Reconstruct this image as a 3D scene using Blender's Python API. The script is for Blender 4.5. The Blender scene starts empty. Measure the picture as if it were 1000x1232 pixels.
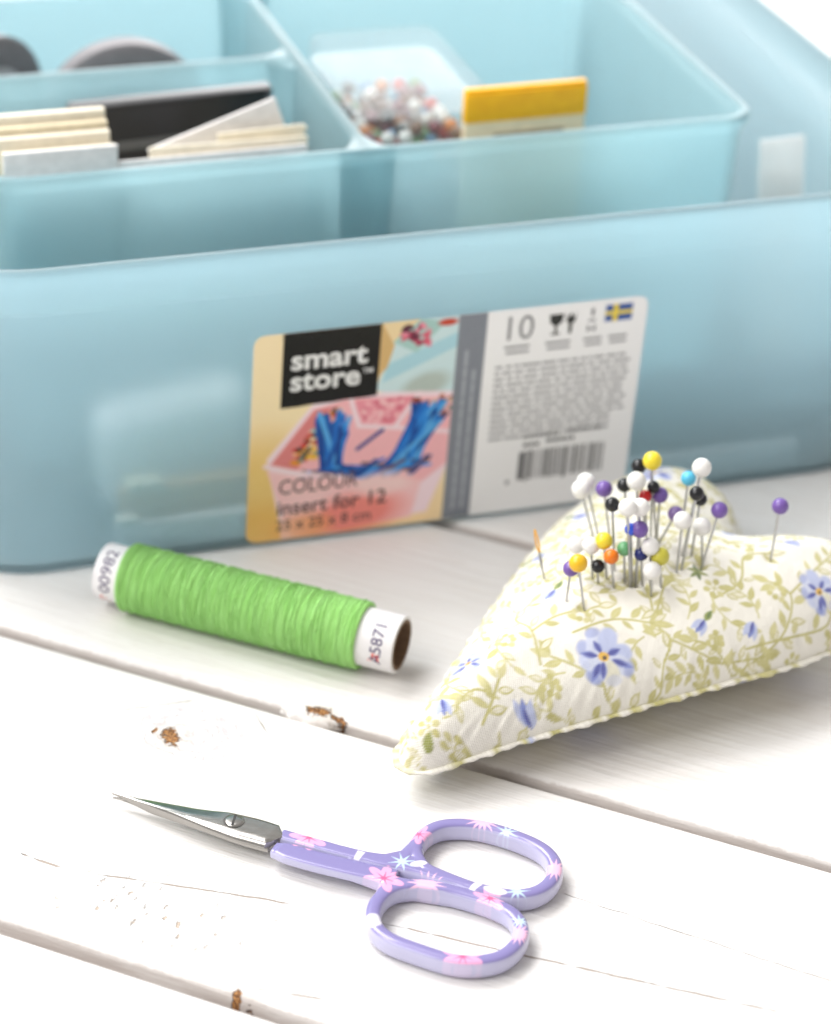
import bpy, bmesh, math, random
import numpy as np
from mathutils import Vector, Matrix

sc = bpy.context.scene
R = math.radians
MM = .001
# ---------------- camera ----------------
pitch, roll = R(30.75), R(3.2)
fwd = Vector((0, math.cos(pitch), -math.sin(pitch)))
up0 = Vector((0, math.sin(pitch), math.cos(pitch)))
rt0 = Vector((1, 0, 0))
rt = rt0 * math.cos(roll) + up0 * math.sin(roll)
up = up0 * math.cos(roll) - rt0 * math.sin(roll)
cd = bpy.data.cameras.new('camera')
cam = bpy.data.objects.new('camera', cd)
sc.collection.objects.link(cam)
cam.matrix_world = Matrix(((rt.x, up.x, -fwd.x, 0), (rt.y, up.y, -fwd.y, 0), (rt.z, up.z, -fwd.z, .34), (0, 0, 0, 1)))
cd.sensor_fit = 'VERTICAL'
cd.sensor_height = 24
cd.lens = 24 * 3200 / 1232
cd.clip_start, cd.clip_end = .01, 50
cd.dof.use_dof = True
cd.dof.focus_distance = .545
cd.dof.aperture_fstop = 7.2
cd.dof.aperture_blades = 0
sc.camera = cam
# ---------------- light: a bright overcast window behind and to the left, pale room around, two added fills ----------------
w = bpy.data.worlds.new('World')
sc.world = w
w.use_nodes = True
bg = w.node_tree.nodes['Background']
bg.inputs[0].default_value = (1, .965, .935, 1)
bg.inputs[1].default_value = .47
def lamp(name, loc, aim, sx, sy, power, col):
    d = bpy.data.lights.new(name, 'AREA')
    d.shape = 'RECTANGLE'; d.size, d.size_y = sx, sy
    d.energy = power; d.color = col
    o = bpy.data.objects.new(name, d)
    sc.collection.objects.link(o)
    o.location = loc
    o.rotation_euler = (Vector(aim) - Vector(loc)).to_track_quat('-Z', 'Y').to_euler()
    return o
lamp('window_light', (-.75, 1.15, 1.35), (0, .55, 0), 1.1, .9, 29, (1, 1, 1))
lamp('low_back_fill', (.1, 2.1, .42), (0, .7, .05), 1.6, .5, 15, (1, 1, 1))  # added unseen lamp, makes the plastic glow from behind
lamp('side_fill', (-1.1, -.1, 1.3), (0, .5, 0), 1.0, 1.0, 19, (1, .99, .97))  # added unseen fill from the front left, brightens the label
sc.render.engine = 'CYCLES'
sc.cycles.use_denoising = True
sc.cycles.max_bounces = 14
sc.cycles.transmission_bounces = 12
sc.cycles.transparent_max_bounces = 12
sc.cycles.diffuse_bounces = 5
sc.cycles.sample_clamp_indirect = 6
vs = sc.view_settings
vs.view_transform = 'Standard'
vs.look = 'None'
vs.gamma = 1
vs.use_curve_mapping = False
vs.exposure = .30

# ---------------- helpers ----------------
def lin(c):
    return tuple((x / 12.92 if x <= .04045 else ((x + .055) / 1.055)**2.4) for x in (v / 255 for v in c))
ALB = .80
def alb(c): return tuple(v * ALB for v in lin(c))
class NT:
    """small shader graph writer"""
    def __init__(s, name):
        s.m = bpy.data.materials.new(name); s.m.use_nodes = True
        s.t = s.m.node_tree; s.t.nodes.clear()
        s.out = s.n('ShaderNodeOutputMaterial')
    def n(s, typ, **kw):
        nd = s.t.nodes.new(typ)
        for k, v in kw.items(): setattr(nd, k, v)
        return nd
    def put(s, sock, v):
        if isinstance(v, bpy.types.NodeSocket): s.t.links.new(v, sock)
        elif v is not None:
            if sock.type == 'RGBA' and len(v) == 3: v = (*v, 1)
            sock.default_value = v
    def math(s, op, a, b=None, c=None, clamp=False):
        nd = s.n('ShaderNodeMath', operation=op, use_clamp=clamp)
        for i, v in enumerate((a, b, c)): s.put(nd.inputs[i], v)
        return nd.outputs[0]
    def vmath(s, op, a, b=None):
        nd = s.n('ShaderNodeVectorMath', operation=op)
        s.put(nd.inputs[0], a); s.put(nd.inputs[1], b)
        return nd.outputs['Value'] if op in ('LENGTH', 'DOT_PRODUCT', 'DISTANCE') else nd.outputs[0]
    def noise(s, vec, scale, detail=3, rough=.55, out='Fac'):
        nd = s.n('ShaderNodeTexNoise'); s.put(nd.inputs['Vector'], vec)
        nd.inputs['Scale'].default_value = scale; nd.inputs['Detail'].default_value = detail; nd.inputs['Roughness'].default_value = rough
        return nd.outputs[out]
    def ramp(s, v, a, b, lo=0., hi=1., smooth=True):
        nd = s.n('ShaderNodeMapRange', interpolation_type='SMOOTHSTEP' if smooth else 'LINEAR')
        for k, x in zip(('Value', 'From Min', 'From Max', 'To Min', 'To Max'), (v, a, b, lo, hi)): s.put(nd.inputs[k], x)
        return nd.outputs[0]
    def mix(s, f, a, b):
        nd = s.n('ShaderNodeMix', data_type='RGBA')
        s.put(nd.inputs[0], f); s.put(nd.inputs[6], a); s.put(nd.inputs[7], b)
        return nd.outputs[2]
    def bump(s, h, strength, dist, normal=None):
        nd = s.n('ShaderNodeBump'); s.put(nd.inputs['Height'], h)
        nd.inputs['Strength'].default_value = strength; nd.inputs['Distance'].default_value = dist
        if normal: s.put(nd.inputs['Normal'], normal)
        return nd.outputs[0]
    def attr(s, name, out='Color'):
        return s.n('ShaderNodeAttribute', attribute_name=name).outputs[out]
    def coord(s, out='Object'): return s.n('ShaderNodeTexCoord').outputs[out]
    def scale(s, v, xyz):
        return s.vmath('MULTIPLY', v, xyz)
    def pbsdf(s, col, rough=.5, normal=None, **kw):
        nd = s.n('ShaderNodeBsdfPrincipled')
        s.put(nd.inputs['Base Color'], col); s.put(nd.inputs['Roughness'], rough)
        if normal: s.put(nd.inputs['Normal'], normal)
        for k, v in kw.items(): s.put(nd.inputs[k.replace('_', ' ')], v)
        return nd.outputs[0]
    def done(s, sh):
        s.t.links.new(sh, s.out.inputs[0]); return s.m
def plain(name, col, rough=.5, var=.06, nscale=400., bump=.0, **kw):
    """a colour with slight unevenness and optional relief"""
    g = NT(name); co = g.coord()
    f = g.noise(co, nscale, 3)
    c = g.mix(g.ramp(f, .3, .7), tuple(v * (1 - var) for v in col), tuple(min(1, v * (1 + var)) for v in col))
    nrm = g.bump(f, bump, .0004) if bump else None
    return g.done(g.pbsdf(c, rough, nrm, **kw))

def tag(o, label=None, cat=None, group=None, kind=None):
    for k, v in (('label', label), ('category', cat), ('group', group), ('kind', kind)):
        if v: o[k] = v
    return o
def empty(name, loc=(0, 0, 0), rz=0.):
    o = bpy.data.objects.new(name, None)
    o.empty_display_size = .01
    sc.collection.objects.link(o)
    o.location = [v * MM for v in loc]; o.rotation_euler[2] = rz
    return o
def mesh(name, v, f, mat=None, parent=None, smooth=True, cols=None, uv=None):
    """v in mm"""
    me = bpy.data.meshes.new(name)
    v = np.asarray(v, float) * MM
    if isinstance(f, np.ndarray):
        nf, k = f.shape
        me.vertices.add(len(v)); me.vertices.foreach_set('co', v.ravel())
        me.loops.add(nf * k); me.loops.foreach_set('vertex_index', f.ravel().astype(np.int32))
        me.polygons.add(nf); me.polygons.foreach_set('loop_start', np.arange(0, nf * k, k, dtype=np.int32))
        me.update(calc_edges=True)
    else:
        me.from_pydata(v.tolist(), [], f); me.update()
    if smooth: me.polygons.foreach_set('use_smooth', [True] * len(me.polygons))
    if cols is not None: setcol(me, cols)
    if uv is not None:
        l = me.uv_layers.new(name='cloth'); vi = np.empty(len(me.loops), np.int32); me.loops.foreach_get('vertex_index', vi)
        l.data.foreach_set('uv', np.asarray(uv)[vi].ravel())
    return link(name, me, mat, parent)
def link(name, me, mat=None, parent=None):
    o = bpy.data.objects.new(name, me); sc.collection.objects.link(o)
    if mat and not me.materials: me.materials.append(mat)
    if parent: o.parent = parent
    return o
def setcol(me, cols):
    a = me.color_attributes.new('print', 'FLOAT_COLOR', 'POINT')
    a.data.foreach_set('color', np.c_[np.asarray(cols), np.ones(len(cols))].astype(np.float32).ravel())
def gridfaces(nu, nv, cu=False, cv=False, flip=False):
    i = np.arange(nu if cu else nu - 1)[:, None]; j = np.arange(nv if cv else nv - 1)[None, :]
    i2 = (i + 1) % nu; j2 = (j + 1) % nv
    f = np.stack(np.broadcast_arrays(i * nv + j, i2 * nv + j, i2 * nv + j2, i * nv + j2), -1).reshape(-1, 4)
    return f[:, ::-1].copy() if flip else f
def bmobj(name, bm, mat, parent=None, smooth=True):
    bmesh.ops.recalc_face_normals(bm, faces=bm.faces)
    me = bpy.data.meshes.new(name); bm.to_mesh(me); bm.free()
    if smooth: me.polygons.foreach_set('use_smooth', [True] * len(me.polygons))
    return link(name, me, mat, parent)
def bbox(bm, c, s, rot=None, bev=0., seg=2):
    """rounded box, centre and size in mm"""
    r = bmesh.ops.create_cube(bm, size=1)
    vs_ = r['verts']
    M = Matrix.Translation(Vector(c) * MM) @ (rot.to_4x4() if rot else Matrix.Identity(4)) @ Matrix.Diagonal((*[x * MM for x in s], 1))
    bmesh.ops.transform(bm, matrix=M, verts=vs_)
    if bev:
        es = list({e for v in vs_ for e in v.link_edges})
        bmesh.ops.bevel(bm, geom=es, offset=bev * MM, segments=seg, profile=.6, affect='EDGES')
def boxobj(name, c, s, mat, parent=None, rot=None, bev=0., seg=2):
    bm = bmesh.new(); bbox(bm, c, s, rot, bev, seg)
    o = bmobj(name, bm, mat, parent, smooth=bev > 0)
    if bev: autosmooth(o)
    return o
def autosmooth(o, ang=40):
    me = o.data
    bm = bmesh.new(); bm.from_mesh(me)
    for e in bm.edges:
        e.smooth = not (len(e.link_faces) == 2 and e.calc_face_angle(0) > R(ang))
    bm.to_mesh(me); bm.free()
def tube(bm, pts, rad, seg=8, cap=True):
    """round tube through points (mm); rad number or list"""
    pts = [Vector(p) for p in pts]; rings = []
    rad = rad if hasattr(rad, '__len__') else [rad] * len(pts)
    ref = Vector((0, 0, 1))
    for i, p in enumerate(pts):
        d = (pts[min(i + 1, len(pts) - 1)] - pts[max(i - 1, 0)]).normalized()
        if abs(d.dot(ref)) > .97: ref = Vector((1, 0, 0))
        a = d.cross(ref).normalized(); b = d.cross(a).normalized()
        rings.append([bm.verts.new((p + (a * math.cos(t) + b * math.sin(t)) * rad[i]) * MM) for t in (2 * math.pi * k / seg for k in range(seg))])
    for r0, r1 in zip(rings, rings[1:]):
        for k in range(seg): bm.faces.new((r0[k], r0[(k + 1) % seg], r1[(k + 1) % seg], r1[k]))
    if cap: bm.faces.new(rings[0][::-1]); bm.faces.new(rings[-1])
def textmesh(name, s, size, mat, parent, place, bold=0., align='LEFT', sx=1., sub=0):
    """flat lettering; place maps (x, y) of the text plane in mm to a point in the parent's mm"""
    cu = bpy.data.curves.new(name, 'FONT')
    cu.body = s; cu.size = size; cu.align_x = align; cu.offset = bold; cu.resolution_u = 3
    o = bpy.data.objects.new(name, cu); sc.collection.objects.link(o)
    dg = bpy.context.evaluated_depsgraph_get()
    me = bpy.data.meshes.new_from_object(o.evaluated_get(dg))
    bpy.data.objects.remove(o)
    if sub:
        bm = bmesh.new(); bm.from_mesh(me)
        bmesh.ops.triangulate(bm, faces=bm.faces)
        bmesh.ops.subdivide_edges(bm, edges=bm.edges, cuts=sub, use_grid_fill=True); bm.to_mesh(me); bm.free()
    for v in me.vertices: v.co = Vector(place(v.co.x * sx, v.co.y)) * MM
    me.materials.clear()
    return link(name, me, mat, parent)

class Paint:
    """flat print worked out point by point: pts (n, 2) in mm, colours linear"""
    def __init__(s, pts, base):
        s.p = np.asarray(pts, float); s.c = np.tile(np.asarray(alb(base)), (len(s.p), 1))
    def put(s, idx, m, col, a=1.):
        m = (np.clip(m, 0, 1) * a)[:, None]
        s.c[idx] = s.c[idx] * (1 - m) + np.asarray(alb(col)) * m
    def near(s, c, r):
        d = s.p - np.asarray(c)
        idx = np.where((np.abs(d[:, 0]) < r) & (np.abs(d[:, 1]) < r))[0]
        return idx, d[idx]
    def ell(s, c, a, b, rot, col, soft=.18, alpha=1.):
        idx, d = s.near(c, max(a, b) + soft * 2)
        co, sn = math.cos(rot), math.sin(rot)
        x = d[:, 0] * co + d[:, 1] * sn; y = -d[:, 0] * sn + d[:, 1] * co
        k = np.hypot(x / a, y / b)
        s.put(idx, (1 - k) * min(a, b) / soft + .5, col, alpha)
    def leaf(s, c, l, wd, rot, col, soft=.15, alpha=1.):
        idx, d = s.near(c, l + 1)
        co, sn = math.cos(rot), math.sin(rot)
        x = d[:, 0] * co + d[:, 1] * sn; y = -d[:, 0] * sn + d[:, 1] * co
        t = np.clip((x + l / 2) / l, 0, 1)
        prof = wd / 2 * np.sin(np.pi * t**.85)
        s.put(idx, np.where((x > -l / 2) & (x < l / 2), (prof - np.abs(y)) / soft + .5, 0), col, alpha)
    def line(s, pts, wd, col, soft=.15, alpha=1.):
        for a, b in zip(pts, pts[1:]):
            a, b = np.asarray(a, float), np.asarray(b, float)
            idx, d = s.near((a + b) / 2, np.abs(b - a).max() / 2 + wd + .5)
            q = d + (a + b) / 2 - a; ab = b - a
            t = np.clip((q @ ab) / max(ab @ ab, 1e-9), 0, 1)
            s.put(idx, (wd / 2 - np.hypot(*(q - t[:, None] * ab).T)) / soft + .5, col, alpha)
    def poly(s, pts, col, soft=.2, alpha=1.):
        P = np.asarray(pts, float); c = (P.min(0) + P.max(0)) / 2
        idx, d = s.near(c, (P.max(0) - P.min(0)).max() / 2 + soft * 2)
        q = d + c; inside = np.zeros(len(q), bool); dist = np.full(len(q), 1e9)
        for a, b in zip(P, np.roll(P, -1, 0)):
            cr = ((a[1] > q[:, 1]) != (b[1] > q[:, 1]))
            xx = (b[0] - a[0]) * (q[:, 1] - a[1]) / ((b[1] - a[1]) or 1e-9) + a[0]
            inside ^= cr & (q[:, 0] < xx)
            ab = b - a; t = np.clip(((q - a) @ ab) / max(ab @ ab, 1e-9), 0, 1)
            dist = np.minimum(dist, np.hypot(*(q - a - t[:, None] * ab).T))
        s.put(idx, np.where(inside, dist, -dist) / soft + .5, col, alpha)
    def star(s, c, r1, r0, n, rot, col, soft=.14, part=1.):
        pts = []
        for k in range(2 * n):
            a = rot + math.pi * k / n; r = r1 if k % 2 == 0 else r0
            pts.append((c[0] + r * math.cos(a), c[1] + r * math.sin(a)))
        s.poly(pts, col, soft)
    def daisy(s, c, r, n, rot, col, wid=.36, soft=.14):
        for k in range(n):
            a = rot + 2 * math.pi * k / n
            s.ell((c[0] + .58 * r * math.cos(a), c[1] + .58 * r * math.sin(a)), r * .45, r * wid * .62, a, col, soft)
        s.ell(c, r * .35, r * .35, 0, col, soft)
# ---------- heart pincushion shape (mm, heart axis = +x, tip at the origin) ----------
HEART_ROT = math.radians(46.5)
HEART_AT = (1.5, 455.0)
def catmull(pts, n, closed=False):
    p = np.asarray(pts, float); N = len(p); out = []
    segs = N if closed else N - 1
    for i in range(segs):
        if closed:
            a, b, c, d = p[(i - 1) % N], p[i], p[(i + 1) % N], p[(i + 2) % N]
        else:
            a, b, c, d = p[max(i - 1, 0)], p[i], p[i + 1], p[min(i + 2, N - 1)]
        t = np.linspace(0, 1, n, endpoint=False)[:, None]
        out.append(.5 * (2 * b + (c - a) * t + (2 * a - 5 * b + 4 * c - d) * t**2 + (3 * b - a - 3 * c + d) * t**3))
    if not closed: out.append(p[-1:])
    return np.concatenate(out)
def resample(p, n, closed=False):
    q = np.vstack([p, p[:1]]) if closed else p
    s = np.r_[0, np.cumsum(np.linalg.norm(np.diff(q, axis=0), axis=1))]
    t = np.linspace(0, s[-1], n, endpoint=not closed)
    return np.stack([np.interp(t, s, q[:, k]) for k in range(q.shape[1])], -1)
def heart_outline(n):
    half = [(1.2, 4.2), (8, 7.2), (22, 12.2), (45, 21.5), (65, 29.5), (82, 35.5), (101, 38.5), (115, 35.5), (123.5, 26), (123, 14.5), (115.5, 5.5)]
    pts = [(-1.2, 0)] + half + [(108.5, 0)] + [(x, -y) for x, y in half[::-1]]
    return resample(catmull(pts, 40, True), n, True)
def heart_grid(nt, ns):
    """top surface of the cushion: world x, y, z and the unrolled cloth coordinates, all in mm"""
    O = heart_outline(nt); K = np.array([84., 0.])
    s = np.linspace(0, 1, ns)**.85
    P = K + s[None, :, None] * (O[:, None, :] - K)
    E_ = heart_outline(420)
    flat = P.reshape(-1, 2); d = np.empty(len(flat))
    for i in range(0, len(flat), 20000):
        d[i:i + 20000] = np.sqrt(((flat[i:i + 20000, None, :] - E_[None])**2).sum(-1).min(1))
    d = d.reshape(nt, ns)
    R = 30.
    q = np.clip(d / R, 0, 1)
    g = np.sqrt(1 - (1 - q)**2)**1.05
    for _ in range(60):                       # soften the ridge along the middle
        a = g.copy()
        a[:, 1:-1] = (g[:, :-2] + 2 * g[:, 1:-1] + g[:, 2:]) / 4
        a = (np.roll(a, 1, 0) + 2 * a + np.roll(a, -1, 0)) / 4
        a[:, 0] = a[:, 1].mean(); a[:, -1] = 0
        g = a
    zs = 7.0 + 7.0 * np.clip(P[..., 0] / 70, 0, 1)**.8
    top = zs + 17.5 * g
    # puckers along the seam and soft lumps of the stuffing
    arc = np.linspace(0, 1, nt, endpoint=False)[:, None]
    ed = np.exp(-(d / 2.2)**2)
    top += .34 * ed * (1 - np.exp(-(d / .8)**2)) * (np.sin(arc * 2 * np.pi * 61) + .6 * np.sin(arc * 2 * np.pi * 97 + 1.3))
    top += .35 * np.sin(P[..., 0] * .21 + 1) * np.sin(P[..., 1] * .19) * np.clip(d / 8, 0, 1)
    bot = np.maximum(zs - 13.5 * np.minimum(g * 1.12, 1)**1.9, .25)
    bot[:, -1] = top[:, -1]
    c, sn = math.cos(HEART_ROT), math.sin(HEART_ROT)
    X = HEART_AT[0] + P[..., 0] * c - P[..., 1] * sn
    Y = HEART_AT[1] + P[..., 0] * sn + P[..., 1] * c
    step = np.sqrt(np.diff(P[..., 0], axis=1)**2 + np.diff(P[..., 1], axis=1)**2 + np.diff(top, axis=1)**2)
    L = np.concatenate([np.zeros((nt, 1)), np.cumsum(step, 1)], 1)
    dr = O - K; dr /= np.linalg.norm(dr, axis=1)[:, None]
    U = K + L[..., None] * dr[:, None, :]
    return X, Y, top, bot, U, d
# measured positions, mm
PINS = [
    ('white', 40.4, 514.8, 29.8, 36.7, 515.1, 41.9, 2.1),
    ('white', 41.5, 516.8, 29.7, 37.8, 517.0, 42.7, 2.11),
    ('purple', 44.0, 513.3, 30.6, 41.7, 513.5, 43.2, 1.85),
    ('black', 44.6, 500.7, 30.8, 42.8, 500.9, 46.7, 1.6),
    ('black', 52.0, 516.1, 31.1, 49.2, 516.4, 47.9, 1.67),
    ('yellow', 53.2, 513.0, 31.3, 51.7, 513.1, 51.3, 2.08),
    ('black', 48.3, 511.2, 31.1, 45.9, 511.5, 45.6, 1.57),
    ('white', 50.6, 510.3, 31.3, 48.4, 510.5, 47.4, 2.11),
    ('red', 52.2, 511.3, 31.4, 50.8, 511.4, 43.1, 1.39),
    ('black', 54.3, 512.3, 31.4, 52.5, 512.5, 45.0, 1.39),
    ('purple', 54.6, 513.2, 31.3, 54.2, 513.2, 42.6, 1.82),
    ('white', 48.0, 496.5, 29.8, 45.8, 496.7, 48.6, 1.98),
    ('white', 49.3, 498.2, 30.2, 48.7, 498.3, 47.9, 1.99),
    ('sky', 59.9, 512.9, 31.4, 60.1, 512.8, 47.5, 1.66),
    ('white', 60.2, 507.2, 31.7, 62.0, 507.0, 53.7, 2.09),
    ('black', 59.7, 502.4, 31.1, 61.0, 502.2, 49.9, 1.59),
    ('black', 62.1, 507.5, 31.6, 62.6, 507.4, 45.5, 1.5),
    ('purple', 64.2, 503.4, 30.9, 66.5, 503.1, 45.5, 1.82),
    ('purple', 80.1, 509.3, 30.1, 80.6, 509.2, 43.8, 1.84),
    ('mauve', 55.2, 511.8, 31.4, 58.0, 511.5, 39.0, 1.76),
    ('white', 58.5, 501.3, 30.9, 58.5, 501.3, 43.4, 2.0),
    ('white', 64.3, 504.6, 31.1, 63.3, 504.7, 40.1, 2.07),
    ('blue', 48.4, 497.5, 30.0, 47.1, 497.6, 42.6, 1.36),
    ('purple', 49.4, 497.4, 30.0, 49.0, 497.5, 42.8, 1.85),
    ('yellow', 42.8, 498.0, 30.3, 41.5, 498.1, 39.0, 1.91),
    ('white', 36.6, 499.7, 29.3, 35.6, 499.8, 36.5, 1.92),
    ('white', 39.7, 498.1, 30.0, 38.8, 498.1, 37.6, 1.91),
    ('green', 46.8, 497.9, 30.2, 46.1, 497.9, 37.4, 1.6),
    ('orange', 44.3, 495.2, 29.7, 43.2, 495.3, 36.8, 1.63),
    ('navy', 50.7, 497.5, 30.0, 49.9, 497.6, 36.5, 1.55),
    ('white', 52.5, 496.7, 29.7, 51.6, 496.8, 39.0, 1.96),
    ('olive', 54.8, 496.6, 29.7, 54.0, 496.7, 36.7, 2.0),
    ('white', 52.6, 493.8, 28.9, 52.3, 493.8, 34.7, 2.0),
    ('purple', 34.0, 490.1, 28.6, 34.3, 490.0, 36.4, 1.71),
    ('amber', 37.7, 487.5, 28.3, 35.6, 487.6, 39.4, 1.97),
    ('black', 40.9, 496.2, 30.0, 40.6, 496.2, 33.6, 1.51),
]
NEEDLE = [29.4, 501.5, 26.3, 26.5, 501.6, 38.4]
SC_AT = (-33.61, 435.31)
LOOP_A = [(37.25, -5.41), (37.84, -2.06), (39.46, 1.14), (42.32, 3.64), (45.74, 4.51), (49.86, 4.47), (53.99, 3.3), (57.76, 1.69), (61.51, -0.47), (64.2, -2.98), (65.76, -6.38), (65.78, -10.15), (64.39, -13.74), (62.02, -16.19), (59.35, -17.34), (56.03, -17.63), (52.71, -16.88), (49.38, -15.99), (46.02, -14.44), (42.65, -12.61), (39.24, -10.37)]
LOOP_B = [(29.64, -25.39), (30.32, -21.98), (32.33, -18.55), (35.58, -16.55), (40.06, -16.16), (44.4, -17.09), (48.74, -18.54), (53.22, -20.49), (56.85, -23.01), (58.64, -26.18), (58.86, -29.96), (57.47, -33.57), (55.05, -36.5), (51.84, -38.0), (48.31, -38.55), (44.78, -38.12), (41.22, -36.82), (37.63, -35.28), (34.03, -33.6), (31.35, -31.33), (29.94, -28.68)]
SH_TOP = [(10.04, -1.26), (18.39, -4.1), (25.96, -6.42), (31.58, -7.55), (35.26, -6.68)]
SH_SEAM = [(11.12, -4.48), (17.89, -7.15), (26.13, -9.93), (31.72, -11.31), (37.32, -13.49), (42.71, -15.39)]
SH_LOW = [(7.54, -8.63), (15.18, -12.12), (22.64, -13.99), (29.72, -15.49)]
BL_U = [(-26.48, 9.81), (-23.27, 9.12), (-16.26, 6.95), (-9.2, 4.75), (-4.57, 3.79), (-0.71, 2.82), (5.08, 1.22), (9.3, -0.49)]
BL_F = [(-26.25, 9.4), (-23.09, 7.7), (-15.95, 4.14), (-8.85, 1.25), (-5.47, 0.66), (-0.5, 0.43), (5.21, -0.44), (9.41, -2.01)]
BL_L = [(-26.24, 9.33), (-23.13, 7.94), (-15.91, 3.77), (-10.24, 0.54), (-6.27, -1.58), (-0.06, -4.46), (3.61, -5.78), (6.75, -6.86)]
BL2_L = [(-23.62, 9.07), (-16.04, 4.91), (-10.38, 1.91), (-6.39, -0.24), (-0.13, -3.27), (3.56, -4.73), (7.4, -6.02)]
BL_END = [(9.65, -0.6), (10.57, -3.84), (7.54, -6.44), (6.82, -8.01)]
PRINT = {'pinkA': (15.66, -3.8), 'pinkA2': (31.39, -15.6), 'pinkC': (37.97, -0.66), 'star': (34.86, -9.96), 'spiky': (39.9, -16.43), 'starw': (26.06, -8.59), 'white2': (38.23, -10.19), 'spiky2': (51.23, 5.3), 'star2': (56.05, 1.81), 'spiky3': (65.79, -9.61), 'white3': (49.71, -16.35), 'pink3': (52.72, -20.01), 'star3': (58.02, -17.46), 'star4': (58.64, -26.69), 'spiky4': (58.29, -30.51), 'pink4': (47.51, -38.13), 'white4': (29.78, -28.69), 'oval': (22.5, -4.82), 'whiteb': (53.71, -17.31)}
FLW = {'pansy': (42.69, -14.7), 'pansy_r': (97.74, -32.06), 'bud_top': (48.76, 5.84), 'pansy_l': (20.85, 5.35), 'bud_tip': (19.28, -13.01), 'bud_l': (8.29, 0.63), 'bud_m': (66.83, -23.17), 'fl_r': (76.96, -30.01), 'calyx': (75.88, -12.96), 'tipg': (-2.64, -3.88), 'lobe': (99.81, -2.25), 'far': (102.43, -17.13)}
VINES = [[(11.32, -7.65), (16.12, -6.3), (21.15, -4.1)], [(26.2, -18.85), (36.21, -24.04), (45.86, -28.35), (52.37, -24.26), (57.71, -21.5), (57.79, -16.7), (62.68, -10.42)], [(36.21, -24.04), (36.72, -20.58), (38.43, -17.68), (36.0, -11.63), (33.49, -7.09)], [(65.69, -37.18), (78.47, -36.81), (85.6, -34.21), (90.21, -29.2), (87.81, -24.1)], [(57.71, -21.5), (62.22, -29.39), (65.08, -33.12), (75.95, -37.78)], [(67.81, -10.32), (59.4, -15.21)], [(30.59, -7.25), (34.99, -0.8), (36.67, 5.79), (43.58, 7.62)], [(73.45, -20.36), (82.17, -20.46), (88.76, -15.73), (94.57, -18.2)], [(17.85, -6.69), (15.08, -2.64), (9.56, -2.34)], [(90.21, -29.2), (98.99, -27.67), (108.69, -25.86)], [(65.69, -37.18), (64.95, -29.12), (61.77, -24.76)], [(41.55, -6.81), (51.23, -10.38), (57.79, -16.7)], [(71.39, 17.73), (80.64, 15.76), (88.1, 9.56), (103.21, 11.94)], [(34.99, -0.8), (42.07, -1.61), (50.97, -5.84)], [(72.32, -33.71), (93.07, -39.34), (98.53, -37.07)]]
BERRIES = [(28.95, -11.78), (28.31, -14.33), (31.28, -13.98), (46.52, -4.75), (52.69, -7.82), (46.56, -21.81), (66.33, -28.23), (68.76, -30.93), (88.7, -1.17), (87.81, -27.23), (79.88, 17.57), (13.08, -8.37), (29.59, 1.71), (61.1, -30.89), (52.41, -29.5)]

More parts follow.
